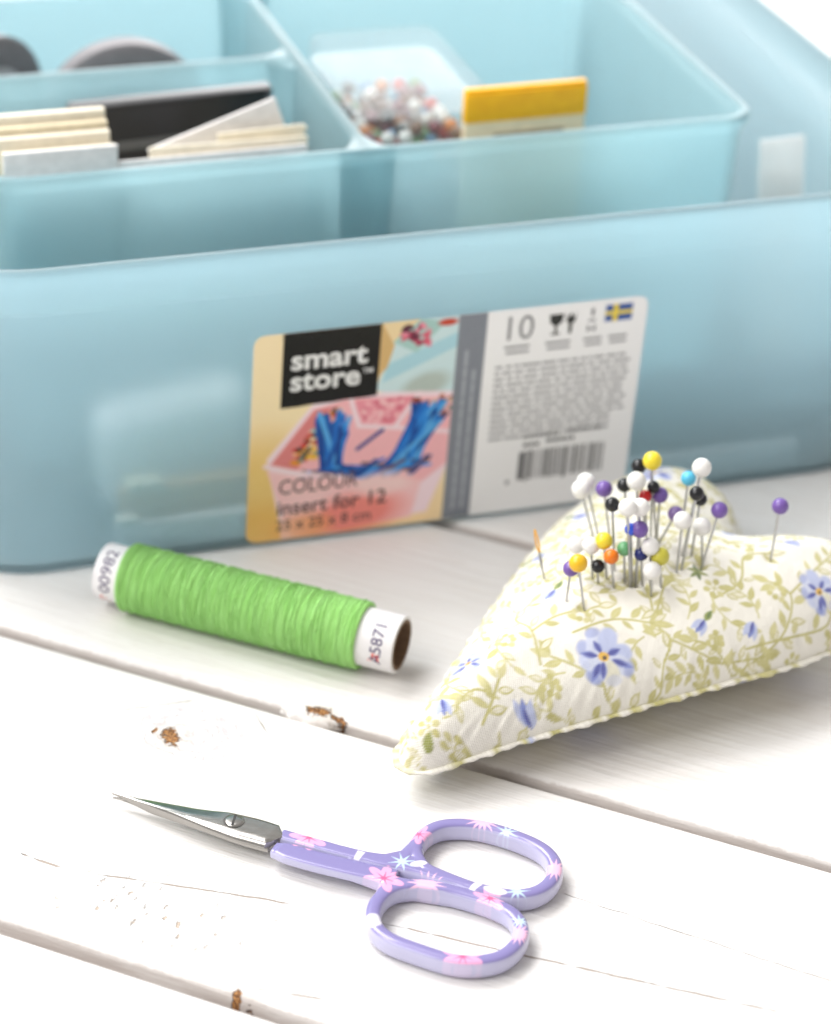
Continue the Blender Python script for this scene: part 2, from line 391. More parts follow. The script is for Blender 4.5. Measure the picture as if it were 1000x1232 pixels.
# ---------------- table: white painted planks ----------------
TH = R(21)                                   # planks run along (cos, -sin)
def wood():
    g = NT('painted_wood')
    pos = g.n('ShaderNodeNewGeometry').outputs['Position']
    rot = g.n('ShaderNodeVectorRotate', rotation_type='Z_AXIS')
    g.put(rot.inputs['Vector'], pos); rot.inputs['Angle'].default_value = TH
    P = g.scale(rot.outputs[0], (1000, 1000, 1000))            # mm along / across the planks
    warp = g.noise(P, .35, 3, out='Color')
    warpc = g.vmath('SUBTRACT', warp, (.5, .5, .5))
    fine = g.vmath('ADD', P, g.scale(warpc, (1.6, 1.6, 0)))
    grain = g.noise(g.scale(P, (.035, .75, .3)), 1, 5, .6)
    grain2 = g.noise(g.scale(P, (.12, 3.2, 1)), 1, 3, .6)
    broad = g.noise(g.scale(P, (.006, .03, .03)), 1, 2)
    base = g.mix(g.ramp(grain, .32, .72), (.735, .715, .70), (.795, .785, .778))
    base = g.mix(g.ramp(broad, .35, .7, 0, .45), base, (.70, .66, .625))
    streak = g.ramp(grain2, .56, .70, 0, .75)
    streak = g.math('MULTIPLY', streak, g.ramp(g.noise(g.scale(P, (.02, .05, .05)), 1, 2), .42, .6))
    base = g.mix(streak, base, (.61, .555, .51))
    height = g.math('ADD', g.math('MULTIPLY', grain, .9), g.math('MULTIPLY', grain2, .10))
    def blob(c, rx, ry, ang=0., amp=.5, lo=.55, hi=.75):
        m = g.n('ShaderNodeMapping', vector_type='TEXTURE')
        g.put(m.inputs['Vector'], fine)
        m.inputs['Location'].default_value = (c[0], c[1], 0); m.inputs['Rotation'].default_value[2] = ang
        m.inputs['Scale'].default_value = (rx, ry, 1)
        fl = g.scale(m.outputs[0], (1, 1, 0))
        ln = g.vmath('LENGTH', fl)
        nz = g.math('MULTIPLY', g.math('SUBTRACT', g.noise(P, 1.1, 3), .5), amp * 2)
        return g.ramp(g.math('ADD', ln, nz), hi, lo)
    def crack(a, b, wd, amp=.6):
        L = math.hypot(b[0] - a[0], b[1] - a[1]); an = math.atan2(b[1] - a[1], b[0] - a[0])
        m = g.n('ShaderNodeMapping', vector_type='TEXTURE'); g.put(m.inputs['Vector'], P)
        m.inputs['Location'].default_value = (a[0], a[1], 0); m.inputs['Rotation'].default_value[2] = an
        sp = g.n('ShaderNodeSeparateXYZ'); g.put(sp.inputs[0], m.outputs[0])
        wob = g.math('MULTIPLY', g.math('SUBTRACT', g.noise(g.scale(P, (.12, .12, .12)), 1, 3), .5), amp * 2.2)
        y = g.math('ABSOLUTE', g.math('ADD', sp.outputs[1], wob))
        inn = g.math('MULTIPLY', g.ramp(sp.outputs[0], -.5, 1.5), g.ramp(sp.outputs[0], L, L - 2))
        brk = g.ramp(g.noise(g.scale(P, (.16, .16, .16)), 1, 2), .40, .55)
        wdn = g.math('MULTIPLY', g.math('MULTIPLY', inn, brk), wd)
        return g.math('MULTIPLY', g.ramp(g.math('SUBTRACT', y, wdn), .07, -.05), inn)
    # knot with faint rings and a chip of bare wood
    kd = g.n('ShaderNodeMapping', vector_type='TEXTURE'); g.put(kd.inputs['Vector'], fine)
    kd.inputs['Location'].default_value = (-212, 424, 0); kd.inputs['Scale'].default_value = (15, 11, 1)
    kl = g.vmath('LENGTH', g.scale(kd.outputs[0], (1, 1, 0)))
    ring = g.math('SINE', g.math('MULTIPLY', g.math('ADD', kl, g.math('MULTIPLY', g.noise(P, .5, 3), .5)), 26))
    ringm = g.math('MULTIPLY', g.ramp(ring, .3, 1), g.ramp(kl, 1.05, .75))
    base = g.mix(g.math('MULTIPLY', ringm, .85), base, (.56, .52, .54))
    height = g.math('ADD', height, g.math('MULTIPLY', ringm, -.25))
    chip = blob((-215.6, 421.0), 2.6, 4.4, .7, .85)
    chip = g.math('MAXIMUM', chip, blob((-219.6, 421.6), .8, 1.6, 0, .4))
    chip2 = g.math('MAXIMUM', blob((-190.2, 443.2), 4.2, 3.8, .2, .5), blob((-185.4, 442.6), 2.6, 2.2, 0, .4))
    chip3 = g.math('MAXIMUM', blob((-166.2, 352.2), 1.3, 2.0, .3, .5), blob((-163.2, 351.4), 1.2, .8, 0, .4))
    chip4 = blob((-79.8, 440.8), 2.6, 1.0, 0, .5)
    halo = g.math('MAXIMUM', g.math('MAXIMUM', blob((-215.5, 421.5), 7, 8, .4, .5, .3, 1.0), blob((-189, 443), 8, 6, 0, .5, .3, 1.0)), blob((-165, 352), 6, 4, 0, .5, .3, 1.0))
    base = g.mix(g.math('MULTIPLY', halo, .5), base, (.60, .52, .46))
    chips = g.math('MAXIMUM', g.math('MAXIMUM', chip, chip2), chip3)
    brown = g.mix(g.ramp(g.noise(P, 1.6, 2), .4, .6), (.10, .04, .02), (.48, .24, .09))
    cr = None
    for a, b, wd in (((-224.5, 371.6), (-214, 371.0), .26), ((-208, 372.4), (-168, 381.0), .17), ((-151, 383.2), (-70, 392.6), .20),
                     ((-230, 425), (-217, 436), .10), ((-203, 437), (-196.5, 431), .13), ((-163, 355), (-150, 358), .16), ((-60, 430), (10, 421), .07), ((-120, 408), (-20, 404), .05)):
        k = crack(a, b, wd); cr = k if cr is None else g.math('MAXIMUM', cr, k)
    # rough, flaking patch
    patch = blob((-192, 367), 34, 13, .05, .35, .35, 1.0)
    vor = g.n('ShaderNodeTexVoronoi', feature='F1'); g.put(vor.inputs['Vector'], g.scale(fine, (1.5, .75, 1))); vor.inputs['Scale'].default_value = .40
    pick = g.n('ShaderNodeSeparateColor'); g.put(pick.inputs[0], vor.outputs['Color'])
    fl = g.math('MULTIPLY', g.ramp(g.math('ADD', vor.outputs['Distance'], g.math('MULTIPLY', g.noise(P, 1.8, 3), 1.0)), .78, .60), g.ramp(pick.outputs[0], .3, .6))
    fl = g.math('MULTIPLY', fl, patch)
    flk = g.math('MULTIPLY', fl, g.ramp(pick.outputs[1], .25, .6, .15, .85))
    base = g.mix(flk, base, (.56, .43, .32))
    # scattered dark specks
    v2 = g.n('ShaderNodeTexVoronoi', feature='F1'); g.put(v2.inputs['Vector'], g.scale(P, (1, 1, 0))); v2.inputs['Scale'].default_value = .085
    p2 = g.n('ShaderNodeSeparateColor'); g.put(p2.inputs[0], v2.outputs['Color'])
    rad = g.ramp(p2.outputs[1], .5, 1, .012, .035)
    speck = g.math('MULTIPLY', g.ramp(v2.outputs['Distance'], rad, g.math('MULTIPLY', rad, .6)), g.ramp(p2.outputs[0], .5, .55))
    base = g.mix(g.math('MULTIPLY', speck, .7), base, (.16, .11, .08))
    base = g.mix(g.math('MULTIPLY', cr, .75), base, (.30, .21, .15))
    base = g.mix(g.math('MULTIPLY', chip4, .6), base, (.52, .34, .16))
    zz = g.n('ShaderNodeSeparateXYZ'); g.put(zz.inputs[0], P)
    groove_tone = g.math('MULTIPLY', g.ramp(g.math('ADD', zz.outputs[2], g.math('MULTIPLY', g.math('SUBTRACT', g.noise(P, .8, 3), .5), .9)), -.35, -1.1), g.ramp(g.noise(g.scale(P, (.08, .4, .4)), 1, 3), .25, .6, .55, 1))
    base = g.mix(groove_tone, base, (.53, .485, .46))                  # greyer brown tone below the plank tops, down into the grooves
    base = g.mix(chips, base, brown)
    dents = g.math('MAXIMUM', g.math('MAXIMUM', chips, cr), g.math('MULTIPLY', fl, .4))
    height = g.math('SUBTRACT', height, g.math('MULTIPLY', dents, 2.4))
    height = g.math('ADD', height, g.math('MULTIPLY', g.noise(P, 3.0, 2), .12))
    nrm = g.bump(height, .9, .0006)
    return g.done(g.pbsdf(base, .55, nrm, Specular_IOR_Level=.2))
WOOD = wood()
table = empty('table')
tag(table, 'white painted wooden plank table top with grooves and brown chips', 'table', kind='structure')
def plank_mesh(seed):
    rnd = np.random.RandomState(seed)
    # cross profile (across, z): rounded top edges, tongue that closes the groove on the far side
    r = 2.2; Wd = 87.6
    prof = [(-.0, -14), (0, -r - .6)]
    for k in range(1, 6):
        a = math.pi / 2 * k / 5; prof.append((r - r * math.cos(a), -r + r * math.sin(a)))
    for x in (8, 20, 34, 48, 62, 76): prof.append((x, 0))
    for k in range(0, 6):
        a = math.pi / 2 * k / 5; prof.append((Wd - 1.1 + 1.1 * math.sin(a), -1.1 + 1.1 * math.cos(a)))
    prof += [(Wd, -7.0), (91.4, -7.2), (91.4, -14)]
    prof = np.array(prof)
    N = 181; xs = np.linspace(-1000, 800, N)
    wob = .10 * np.cumsum(rnd.randn(N)); wob -= np.linspace(wob[0], wob[-1], N); wob = np.clip(wob, -.5, .5)
    V = np.zeros((N, len(prof), 3))
    V[..., 0] = xs[:, None]; V[..., 1] = prof[None, :, 0]; V[..., 2] = prof[None, :, 1]
    edge = (prof[:, 0] > 80) & (prof[:, 1] > -3)
    V[:, edge, 1] += wob[:, None] * .35
    edge2 = (prof[:, 0] < 3) & (prof[:, 1] > -3)
    V[:, edge2, 1] += np.roll(wob, 37)[:, None] * .35
    return V.reshape(-1, 3), gridfaces(N, len(prof), flip=True)
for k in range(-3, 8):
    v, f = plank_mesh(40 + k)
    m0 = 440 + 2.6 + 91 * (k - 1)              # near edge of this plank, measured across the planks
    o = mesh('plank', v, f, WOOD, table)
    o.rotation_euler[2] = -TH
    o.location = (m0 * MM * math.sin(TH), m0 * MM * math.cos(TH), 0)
# a resin knot that bridges the groove
def knot():
    bm = bmesh.new(); bmesh.ops.create_icosphere(bm, subdivisions=4, radius=1)
    rnd = random.Random(3)
    for v in bm.verts:
        n_ = 1 + .10 * math.sin(v.co.x * 7 + 1) * math.cos(v.co.y * 6) + .05 * math.sin(v.co.x * 17 + v.co.z * 11)
        v.co = Vector((v.co.x * 7.0, v.co.y * 2.6, v.co.z * 2.6)) * n_ * MM
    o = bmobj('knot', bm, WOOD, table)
    d_, m_ = -191.5, 441.6
    o.rotation_euler[2] = -TH
    o.location = ((d_ * math.cos(TH) + m_ * math.sin(TH)) * MM, (-d_ * math.sin(TH) + m_ * math.cos(TH)) * MM, -.75 * MM)
knot()

# ---------------- translucent storage box with a divided tray inside ----------------
def frosted(name, tint, body, mixf, rough, ior=1.18):
    g = NT(name)
    co = g.coord()
    f = g.noise(co, 60, 2)
    rf = g.n('ShaderNodeBsdfRefraction'); g.put(rf.inputs['Color'], tint); rf.inputs['Roughness'].default_value = rough; rf.inputs['IOR'].default_value = ior
    tr = g.n('ShaderNodeBsdfTranslucent'); g.put(tr.inputs['Color'], body)
    df = g.n('ShaderNodeBsdfDiffuse'); g.put(df.inputs['Color'], tuple(v * .9 for v in body))
    def mx(fac, a, b):
        m = g.n('ShaderNodeMixShader'); g.put(m.inputs[0], fac); g.t.links.new(a, m.inputs[1]); g.t.links.new(b, m.inputs[2]); return m.outputs[0]
    bodysh = mx(.62, df.outputs[0], tr.outputs[0])
    sh = mx(g.ramp(f, .3, .7, mixf - .01, mixf + .01), rf.outputs[0], bodysh)
    gl = g.n('ShaderNodeBsdfGlossy'); gl.inputs['Roughness'].default_value = .3
    fr = g.n('ShaderNodeFresnel'); fr.inputs['IOR'].default_value = 1.4
    return g.done(mx(g.math('MULTIPLY', fr.outputs[0], .8), sh, gl.outputs[0]))
PLASTIC = frosted('frosted_blue_plastic', (.95, .985, 1.0), (.60, .835, .915), .46, .46)
PLASTIC2 = frosted('frosted_teal_plastic', (.93, .985, .99), (.60, .85, .91), .56, .26)
BOX_AT, BOX_RZ = (-40.6, 548.9, 0), R(20)
DR = math.tan(R(4))
def rrect(x0, x1, y0, y1, r, off, n=10):
    x0, x1, y0, y1, r = x0 - off, x1 + off, y0 - off, y1 + off, max(r + off, .5)
    out = []
    for cx, cy, a0 in ((x1 - r, y0 + r, -90), (x1 - r, y1 - r, 0), (x0 + r, y1 - r, 90), (x0 + r, y0 + r, 180)):
        for k in range(n + 1):
            a = R(a0 + 90 * k / n); out.append((cx + r * math.cos(a), cy + r * math.sin(a)))
    return out
def loft_tub(name, x0, x1, y0, y1, r, prof, mat, parent):
    """prof: (offset outwards, z) from the middle of the underside, up the outside, over the lip, down to the middle of the floor"""
    rings = [[(x, y, z) for x, y in rrect(x0, x1, y0, y1, r, o_)] for o_, z in prof]
    n = len(rings[0]); V = np.array(rings).reshape(-1, 3)
    F = [tuple(int(q) for q in f) for f in gridfaces(len(rings), n, False, True)]
    F.append(tuple(range(n))[::-1]); F.append(tuple((len(rings) - 1) * n + k for k in range(n)))
    bm = bmesh.new()
    vv = [bm.verts.new(Vector(p) * MM) for p in V]
    for f in F: bm.faces.new([vv[i] for i in f])
    o = bmobj(name, bm, mat, parent); autosmooth(o, 50); return o
box = empty('storage_box', BOX_AT, BOX_RZ)
tag(box, 'large frosted light blue plastic storage box with printed label on its front', 'storage box')
t_ = 1.5
prof = [(-3.2, .0), (-1.6, .3), (-.5, 1.4), (0.1, 3.2)]
for z in (20, 40, 60, 71): prof.append((z * DR, z))
prof += [(71.6 * DR + .5, 71.8), (72.6 * DR + 1.3, 72.8), (77 * DR + 1.5, 77), (82 * DR + 1.7, 82), (82.4 * DR + 1.5, 82.8), (82.6 * DR + .8, 83.3), (82.6 * DR + .0, 83.4), (82.4 * DR - .7, 82.9), (82 * DR - 1.0, 82)]
for z in (72, 71): prof.append((z * DR - t_ + (.3 if z == 72 else 0), z))
for z in (60, 40, 20, 4): prof.append((z * DR - t_, z))
prof += [(-t_ - .6, 2.6), (-t_ - 2.2, 1.7)]
loft_tub('shell', -73, 177, 0, 240, 24, prof, PLASTIC, box)
# front label, stuck on the sloping front wall
LW, LH, LS = 98.6, 58.6, 1.8
cth, sth = math.cos(R(4)), math.sin(R(4))
def onwall(x, y, lift=.12):
    s = LS + y
    return (x - .2 + s * sth * 0, -s * sth - lift * cth, s * cth - lift * sth * -1)
nx, ny = 340, 204
gx, gy = np.meshgrid(np.linspace(0, 1, nx), np.linspace(0, LH, ny), indexing='ij')
rr = 3.0
dy = np.minimum(gy, LH - gy); ins = np.where(dy < rr, rr - np.sqrt(np.maximum(rr**2 - (rr - dy)**2, 0)), 0)
gx = ins + gx * (LW - 2 * ins)
pts = np.stack([gx.ravel(), gy.ravel()], -1)
pt = Paint(pts, (246, 246, 249))
PX = 50.2                                     # the picture side ends here, then the grey strip
# colour picture: warm cream ground, pink box with blue things, a second box behind
pt.poly([(0, 0), (PX, 0), (PX, LH), (0, LH)], (250, 226, 184))
for k in range(14): pt.ell((random.Random(k).uniform(0, 10), k * 2.2), 9, 6, 0, (236, 196, 118), 5, .22)
pt.ell((0, 14), 10, 12, 0, (240, 200, 110), 8, .5); pt.ell((3, 3), 14, 8, 0, (232, 178, 84), 6, .6)
pt.ell((34, 4), 16, 10, 0, (248, 206, 150), 6, .5)
pt.poly([(31, 59), (31, 41), (50.2, 33), (50.2, 59)], (238, 214, 168))
pt.poly([(31, 42), (34, 52), (41, 59), (50.2, 59), (50.2, 36), (44, 34), (31, 40)], (205, 228, 232))
pt.poly([(33, 47), (50.2, 54), (50.2, 50), (32, 42)], (172, 214, 226)); pt.poly([(34, 53), (40, 49.5), (47, 57), (41, 59)], (168, 205, 200))
for k in range(26):
    q = random.Random(k + 50); pt.ell((q.uniform(36.5, 43), q.uniform(51.5, 57)), 1.2, .6, q.uniform(0, 3), [(216, 96, 120), (90, 40, 60), (232, 140, 160), (170, 60, 90)][k % 4], .3)
pt.ell((43, 40), 6, 3.4, .3, (176, 186, 176), 2, .8); pt.ell((47.5, 57), 2.5, 1, 0, (196, 70, 50), .5)
pt.poly([(31, 59), (34.5, 52), (33, 46), (31, 44)], (214, 178, 120))
pink, pinkd, pinkl = (246, 172, 190), (232, 138, 152), (255, 222, 230)
pt.poly([(4.4, 24), (15, 38), (22, 40.5), (50.2, 37.5), (50.2, 16), (46, 3), (9, 0), (8.5, 4)], pinkl, .6)
pt.poly([(5, 21.4), (15.6, 36.6), (24, 38.8), (50.2, 36), (50.2, 17), (44, 12), (14, 18.6)], (246, 184, 190), .6)
pt.poly([(4.8, 21.6), (15.5, 36.6), (20, 37), (12, 19.5)], (224, 132, 132), .8)
pt.poly([(24, 38), (27, 31), (36, 29.5), (41, 37.5)], (238, 150, 164), .5)
for k in range(60):
    q = random.Random(k + 200); a, b = q.uniform(0, 1), q.uniform(0, 1)
    pt.ell((26.4 + a * 10 + b * 2, 31 + b * 6.4), .7, .5, q.uniform(0, 3), [(246, 176, 186), (220, 110, 130), (252, 196, 200)][k % 3], .3)
pt.line([(24.4, 39), (27, 30.6), (36, 29)], 1.2, pinkl, .4); pt.line([(41.6, 38), (36, 29), (50, 26)], 1.2, pinkl, .4)
for k in range(70):
    q = random.Random(k + 400); pt.ell((q.uniform(40, 50), q.uniform(30.5, 36.5)), .7, .6, 0, [(150, 60, 50), (60, 60, 60), (196, 120, 90), (110, 130, 110), (230, 190, 160)][k % 5], .3)
for k in range(110):
    q = random.Random(k + 600); u_ = q.random(); x = 12 + 9 * u_ + q.uniform(-2, 2.4); y = 23 + 13 * u_ + q.uniform(-1.5, 1.5)
    if q.random() < .35: x, y = q.uniform(12, 20), q.uniform(22.5, 26)
    pt.ell((x, y), .85, .7, 0, [(232, 150, 50), (210, 60, 50), (246, 226, 190), (120, 140, 120), (70, 60, 60), (240, 190, 70), (160, 200, 196), (196, 90, 70)][k % 8], .25)
for k in range(70):                           # two sheaves of blue strips
    q = random.Random(k + 900); b = q.random()
    c_ = [(30, 110, 200), (50, 140, 224), (24, 84, 168), (90, 170, 230), (20, 70, 150)][k % 5]
    if k % 2: pt.line([(21 + q.uniform(-3, 3), 18 + q.uniform(-2, 2)), (18.5 + q.uniform(-3, 6), 34.5 + q.uniform(-6, 1))], 1.2, c_, .3)
    else: pt.line([(35 + q.uniform(-1, 8), 17 + q.uniform(-2, 2)), (42 + q.uniform(-2, 7), 35 + q.uniform(-6, 0))], 1.2, c_, .3)
for k in range(64):
    q = random.Random(k + 1200); x = q.uniform(15, 44)
    y = 15.5 + (7 - 1.4 * abs(x - 29) / 3) * q.random() * .6 + abs(x - 29) * .12
    a = q.uniform(-.6, .5) + (.35 if x < 28 else -.3)
    pt.line([(x - 3 * math.cos(a), y + 3 * math.sin(a)), (x + 3 * math.cos(a), y - 3 * math.sin(a))], .9, [(34, 116, 206), (26, 90, 176), (70, 160, 232), (110, 84, 90), (20, 74, 150)][k % 5], .3)
pt.line([(27, 24), (33, 28.6)], 1.1, (40, 70, 140), .3)
pt.line([(4.2, 22), (13.6, 18.6), (26, 15.6)], 1.3, pinkl, .5)
pt.poly([(4.6, 20.8), (13.6, 17.6), (44, 12.6), (42, 2), (12, 0.2), (9.4, 6)], (250, 200, 202), .8)
pt.ell((27, 5), 12, 6, .1, (236, 120, 104), 4, .8); pt.ell((15, 12), 6, 5, 0, (252, 206, 206), 4, .6); pt.ell((34, 13), 7, 3.4, 0, (250, 216, 214), 2, .7)
pt.ell((14, 3), 7, 4, 0, (240, 170, 90), 3, .6)
pt.poly([(7.1, 37.9), (31.0, 38.7), (31.0, LH), (7.1, LH)], (18, 18, 19), .12)
pt.poly([(PX, 0), (PX + 7.2, 0), (PX + 7.2, LH), (PX, LH)], (132, 137, 147), .25)
for x in (PX + 2.6, PX + 4.9):
    y = 3.
    while y < 50 - (x - PX) * 2:
        q = random.Random(int(y * 10 + x)); l_ = q.uniform(1.5, 5)
        pt.line([(x, y), (x, min(y + l_, 54))], .75, (172, 177, 186), .4); y += l_ + 1
# flag
FX, FY = 87.6, 52.3
pt.poly([(FX, FY), (FX + 7, FY), (FX + 7, FY + 4.6), (FX, FY + 4.6)], (40, 84, 160), .2)
pt.poly([(FX + 2, FY), (FX + 3.3, FY), (FX + 3.3, FY + 4.6), (FX + 2, FY + 4.6)], (240, 212, 60), .2)
pt.poly([(FX, FY + 1.75), (FX + 7, FY + 1.75), (FX + 7, FY + 2.85), (FX, FY + 2.85)], (236, 214, 96), .2)
def printed(name, rough, weave=False):
    g = NT(name); c = g.attr('print')
    nrm = None
    if weave:
        uv = g.n('ShaderNodeUVMap', uv_map='cloth').outputs[0]
        sp = g.n('ShaderNodeSeparateXYZ'); g.put(sp.inputs[0], uv)
        wv = g.math('MULTIPLY', g.math('SINE', g.math('MULTIPLY', sp.outputs[0], 2 * math.pi / .62)), g.math('SINE', g.math('MULTIPLY', sp.outputs[1], 2 * math.pi / .62)))
        c = g.mix(g.ramp(wv, -1, 1, 0, .26), c, (.55, .52, .46))
        nz = g.noise(g.scale(uv, (.28, .28, .28)), 1, 3)
        h = g.math('ADD', g.math('MULTIPLY', wv, .12), g.math('MULTIPLY', nz, 1.2))
        nrm = g.bump(h, .55, .0006)
        return g.done(g.pbsdf(c, .85, nrm, Sheen_Weight=.15, Specular_IOR_Level=.2))
    f = g.noise(g.coord(), 900, 2)
    return g.done(g.pbsdf(c, g.ramp(f, .3, .7, rough - .05, rough + .05), None, Specular_IOR_Level=.25))
LABELM = printed('label_print', .32)
V = np.array([onwall(x, y) for x, y in pts])
label = mesh('label', V, gridfaces(nx, ny), LABELM, box, True, np.minimum(pt.c * 1.24, .93))
label['label'] = 'rectangular printed sticker, picture on one half, white text half'
WHITE_INK = plain('white_ink', (.78, .78, .78), .4)
BLACK_INK = plain('black_ink', (.018, .018, .018), .4)
GREY_INK = plain('grey_ink', (.16, .16, .17), .5)
PALE_INK = plain('pale_grey_ink', (.36, .36, .38), .5)
SOFT_INK = plain('soft_grey_ink', (.25, .25, .27), .5)
PIC_INK = plain('picture_text_ink', (.10, .05, .05), .5)
def lett(s, x, y, size, mat, bold=0., sx=1., align='LEFT'):
    return textmesh('lettering', s, size, mat, label, lambda a, b: onwall(x + a, y + b, .17), bold, align, sx)
lett('smart', 9.2, 48.4, 7.6, WHITE_INK, .22, 1.06)
lett('store', 9.2, 42.6, 7.6, WHITE_INK, .22, 1.06)
lett('TM', 27.0, 45.4, 1.9, WHITE_INK, .03)
lett('COLOUR', 7.6, 13.4, 6.0, PIC_INK, .05, .80)
lett('insert for 12', 7.4, 7.4, 5.8, PIC_INK, .09, .95)
lett('25 x 25 x 8 cm', 7.4, 2.9, 4.2, PIC_INK, .03, .95)
lett('10', 61.0, 50.0, 9.6, SOFT_INK, .0, .9)
def bars(name, rects, mat):
    V, F = [], []
    for x0, y0, x1, y1 in rects:
        b = len(V); V += [onwall(x, y, .17) for x, y in ((x0, y0), (x1, y0), (x1, y1), (x0, y1))]; F.append((b, b + 1, b + 2, b + 3))
    return mesh(name, V, F, mat, label, False)
rn = random.Random(8)
rows = []
for r_ in range(13):                          # tiny text, too small to read
    y = 42.2 - r_ * 1.72; x = 60.5; end = 95.6 if r_ < 12 else 82
    if r_ > 9: end = 92
    while x < end - 1:
        l_ = rn.uniform(1.0, 5.0); rows.append((x, y, min(x + l_, end), y + .78)); x += l_ + rn.uniform(.35, .8)
for cx, n_ in ((65.5, 2), (76, 2), (85, 2), (91.5, 2)):
    for k in range(n_): rows.append((cx - 3.2 + k * .5 + (cx > 80) * .8, 47.6 - k * 1.5, cx + 3.2 - (cx > 80) * .8, 48.4 - k * 1.5))
bars('small_print', rows, PALE_INK)
rows = []
for x0, x1, y in ((69.5, 78.5, 21.2), (81.5, 90.5, 21.4), (70, 73.2, 18.6), (76, 82.5, 19.2)):
    x = x0
    while x < x1: l_ = rn.uniform(.7, 1.5); rows.append((x, y, x + l_, y + 1.1)); x += l_ + .3
rows.append((66.3, 8.0, 67.1, 9.2))
bars('code_line', rows, GREY_INK)
rows = []; x = 69.4
rn = random.Random(21)
while x < 91.5:
    l_ = rn.choice((.25, .25, .5, .5, .8)); rows.append((x, 8.9 if rn.random() < .8 else 8.2, x + l_, 17.4)); x += l_ + rn.choice((.25, .3, .5, .7))
rows.append((69.2, 8.9, 70.6, 17.0))
bars('barcode', rows, GREY_INK)
def flatpoly(name, polys, mat):
    V, F = [], []
    for p in polys:
        b = len(V); V += [onwall(x, y, .17) for x, y in p]; F.append(tuple(range(b, b + len(p))))
    return mesh(name, V, F, mat, label, False)
gx0, gy0 = 73.2, 49.9                         # glass and fork mark
flatpoly('food_mark', [[(gx0, gy0 + 6), (gx0 + .3, gy0 + 3.8), (gx0 + 1.3, gy0 + 2.9), (gx0 + 2.5, gy0 + 2.9), (gx0 + 3.4, gy0 + 3.8), (gx0 + 3.7, gy0 + 6)][::-1],
                      [(gx0 + 1.55, gy0 + .8), (gx0 + 2.2, gy0 + .8), (gx0 + 2.2, gy0 + 2.9), (gx0 + 1.55, gy0 + 2.9)], [(gx0 + .7, gy0 + .3), (gx0 + 3, gy0 + .3), (gx0 + 3, gy0 + .8), (gx0 + .7, gy0 + .8)],
                      [(gx0 + 5.2, gy0 + .3), (gx0 + 6.0, gy0 + .3), (gx0 + 6.1, gy0 + 3.4), (gx0 + 5.1, gy0 + 3.4)], [(gx0 + 4.5, gy0 + 3.4), (gx0 + 6.7, gy0 + 3.4), (gx0 + 6.9, gy0 + 6.2), (gx0 + 6.3, gy0 + 4.6), (gx0 + 5.6, gy0 + 6.2), (gx0 + 4.9, gy0 + 4.6), (gx0 + 4.3, gy0 + 6.2)]], BLACK_INK)
gx0 = 84.2                                    # pale bottle mark
flatpoly('bottle_mark', [[(gx0 - .3, gy0 + 6.6), (gx0 + .5, gy0 + 6.6), (gx0 + .5, gy0 + 4.6), (gx0 - .3, gy0 + 4.6)], [(gx0 - .8, gy0 + 3.6), (gx0 + 1, gy0 + 3.6), (gx0 + 1, gy0 + 3), (gx0 - .8, gy0 + 3)],
                        [(gx0 - 1, gy0 + 2), (gx0 - .5, gy0 + 2), (gx0 - .5, gy0 + .2), (gx0 - 1, gy0 + .2)], [(gx0 + .7, gy0 + 2), (gx0 + 1.2, gy0 + 2), (gx0 + 1.2, gy0 + .2), (gx0 + .7, gy0 + .2)], [(gx0 - 1, gy0 + 1.1), (gx0 + 1.2, gy0 + 1.1), (gx0 + 1.2, gy0 + .7), (gx0 - 1, gy0 + .7)]], SOFT_INK)

# divided tray standing inside the box
tray = empty('divided_tray', BOX_AT, BOX_RZ)
tag(tray, 'teal frosted plastic tray with three compartments standing inside the blue box', 'tray')
D3 = math.tan(R(2.5)); ZB = 2.2
def tprof(zt, z0, t):
    p = [(-2.5, z0), (-.8, z0 + .4), (0, z0 + 1.8)]
    for z in (25, 50, zt - 5): p.append(((z - z0) * D3, z))
    e_ = (zt - z0) * D3
    p += [(e_ + .4, zt - 3.5), (e_ + 1.3, zt - 2.6), (e_ + 1.4, zt - .6), (e_ + .9, zt - .1), (e_ + .2, zt), (e_ - t * .8, zt - .3), (e_ - t, zt - 1.2)]
    for z in (50, 25, z0 + 4): p.append(((z - z0) * D3 - t, z))
    p += [(-t - 1, z0 + 2), (-t - 3, z0 + 1.4)]
    return p
loft_tub('tub', -48.5, 139.5, 43.5, 153.5, 3.5, tprof(85, ZB, 1.3), PLASTIC2, tray)
def divider(p0, p1, zt, wide=3.4):
    """upright web with a rounded top that flares where it meets the walls"""
    p0, p1 = np.array(p0, float), np.array(p1, float); d = p1 - p0; L = np.hypot(*d); d /= L; nn = np.array([-d[1], d[0]])
    xs = np.r_[np.linspace(0, 12, 9), np.linspace(12, L - 12, 7)[1:-1], np.linspace(L - 12, L, 9)]
    V = []
    cs = [(-1, ZB + 2), (-1, zt - 3), (-1, zt - 1), (-.7, zt - .2), (0, zt), (.7, zt - .2), (1, zt - 1), (1, zt - 3), (1, ZB + 2)]
    for x in xs:
        e_ = min(x, L - x); fl = max(0, 1 - e_ / 10)**2 * 7
        for a, z in cs:
            q = p0 + d * x + nn * a * (wide / 2 + fl * (.3 + .7 * z / zt) * .8); V.append((q[0], q[1], z))
    n_ = len(cs)
    F = [tuple(map(int, f)) for f in gridfaces(len(xs), n_)]
    F += [tuple(range(n_)), tuple((len(xs) - 1) * n_ + k for k in range(n_))]
    bm = bmesh.new(); vv = [bm.verts.new(Vector(p) * MM) for p in V]
    for f in F: bm.faces.new([vv[i] for i in f])
    o = bmobj('divider', bm, PLASTIC2, tray); autosmooth(o, 55)
divider((40.5, 41.2), (40.5, 156), 84.6)
divider((-50.5, 104.5), (38.6, 104.5), 84.2)

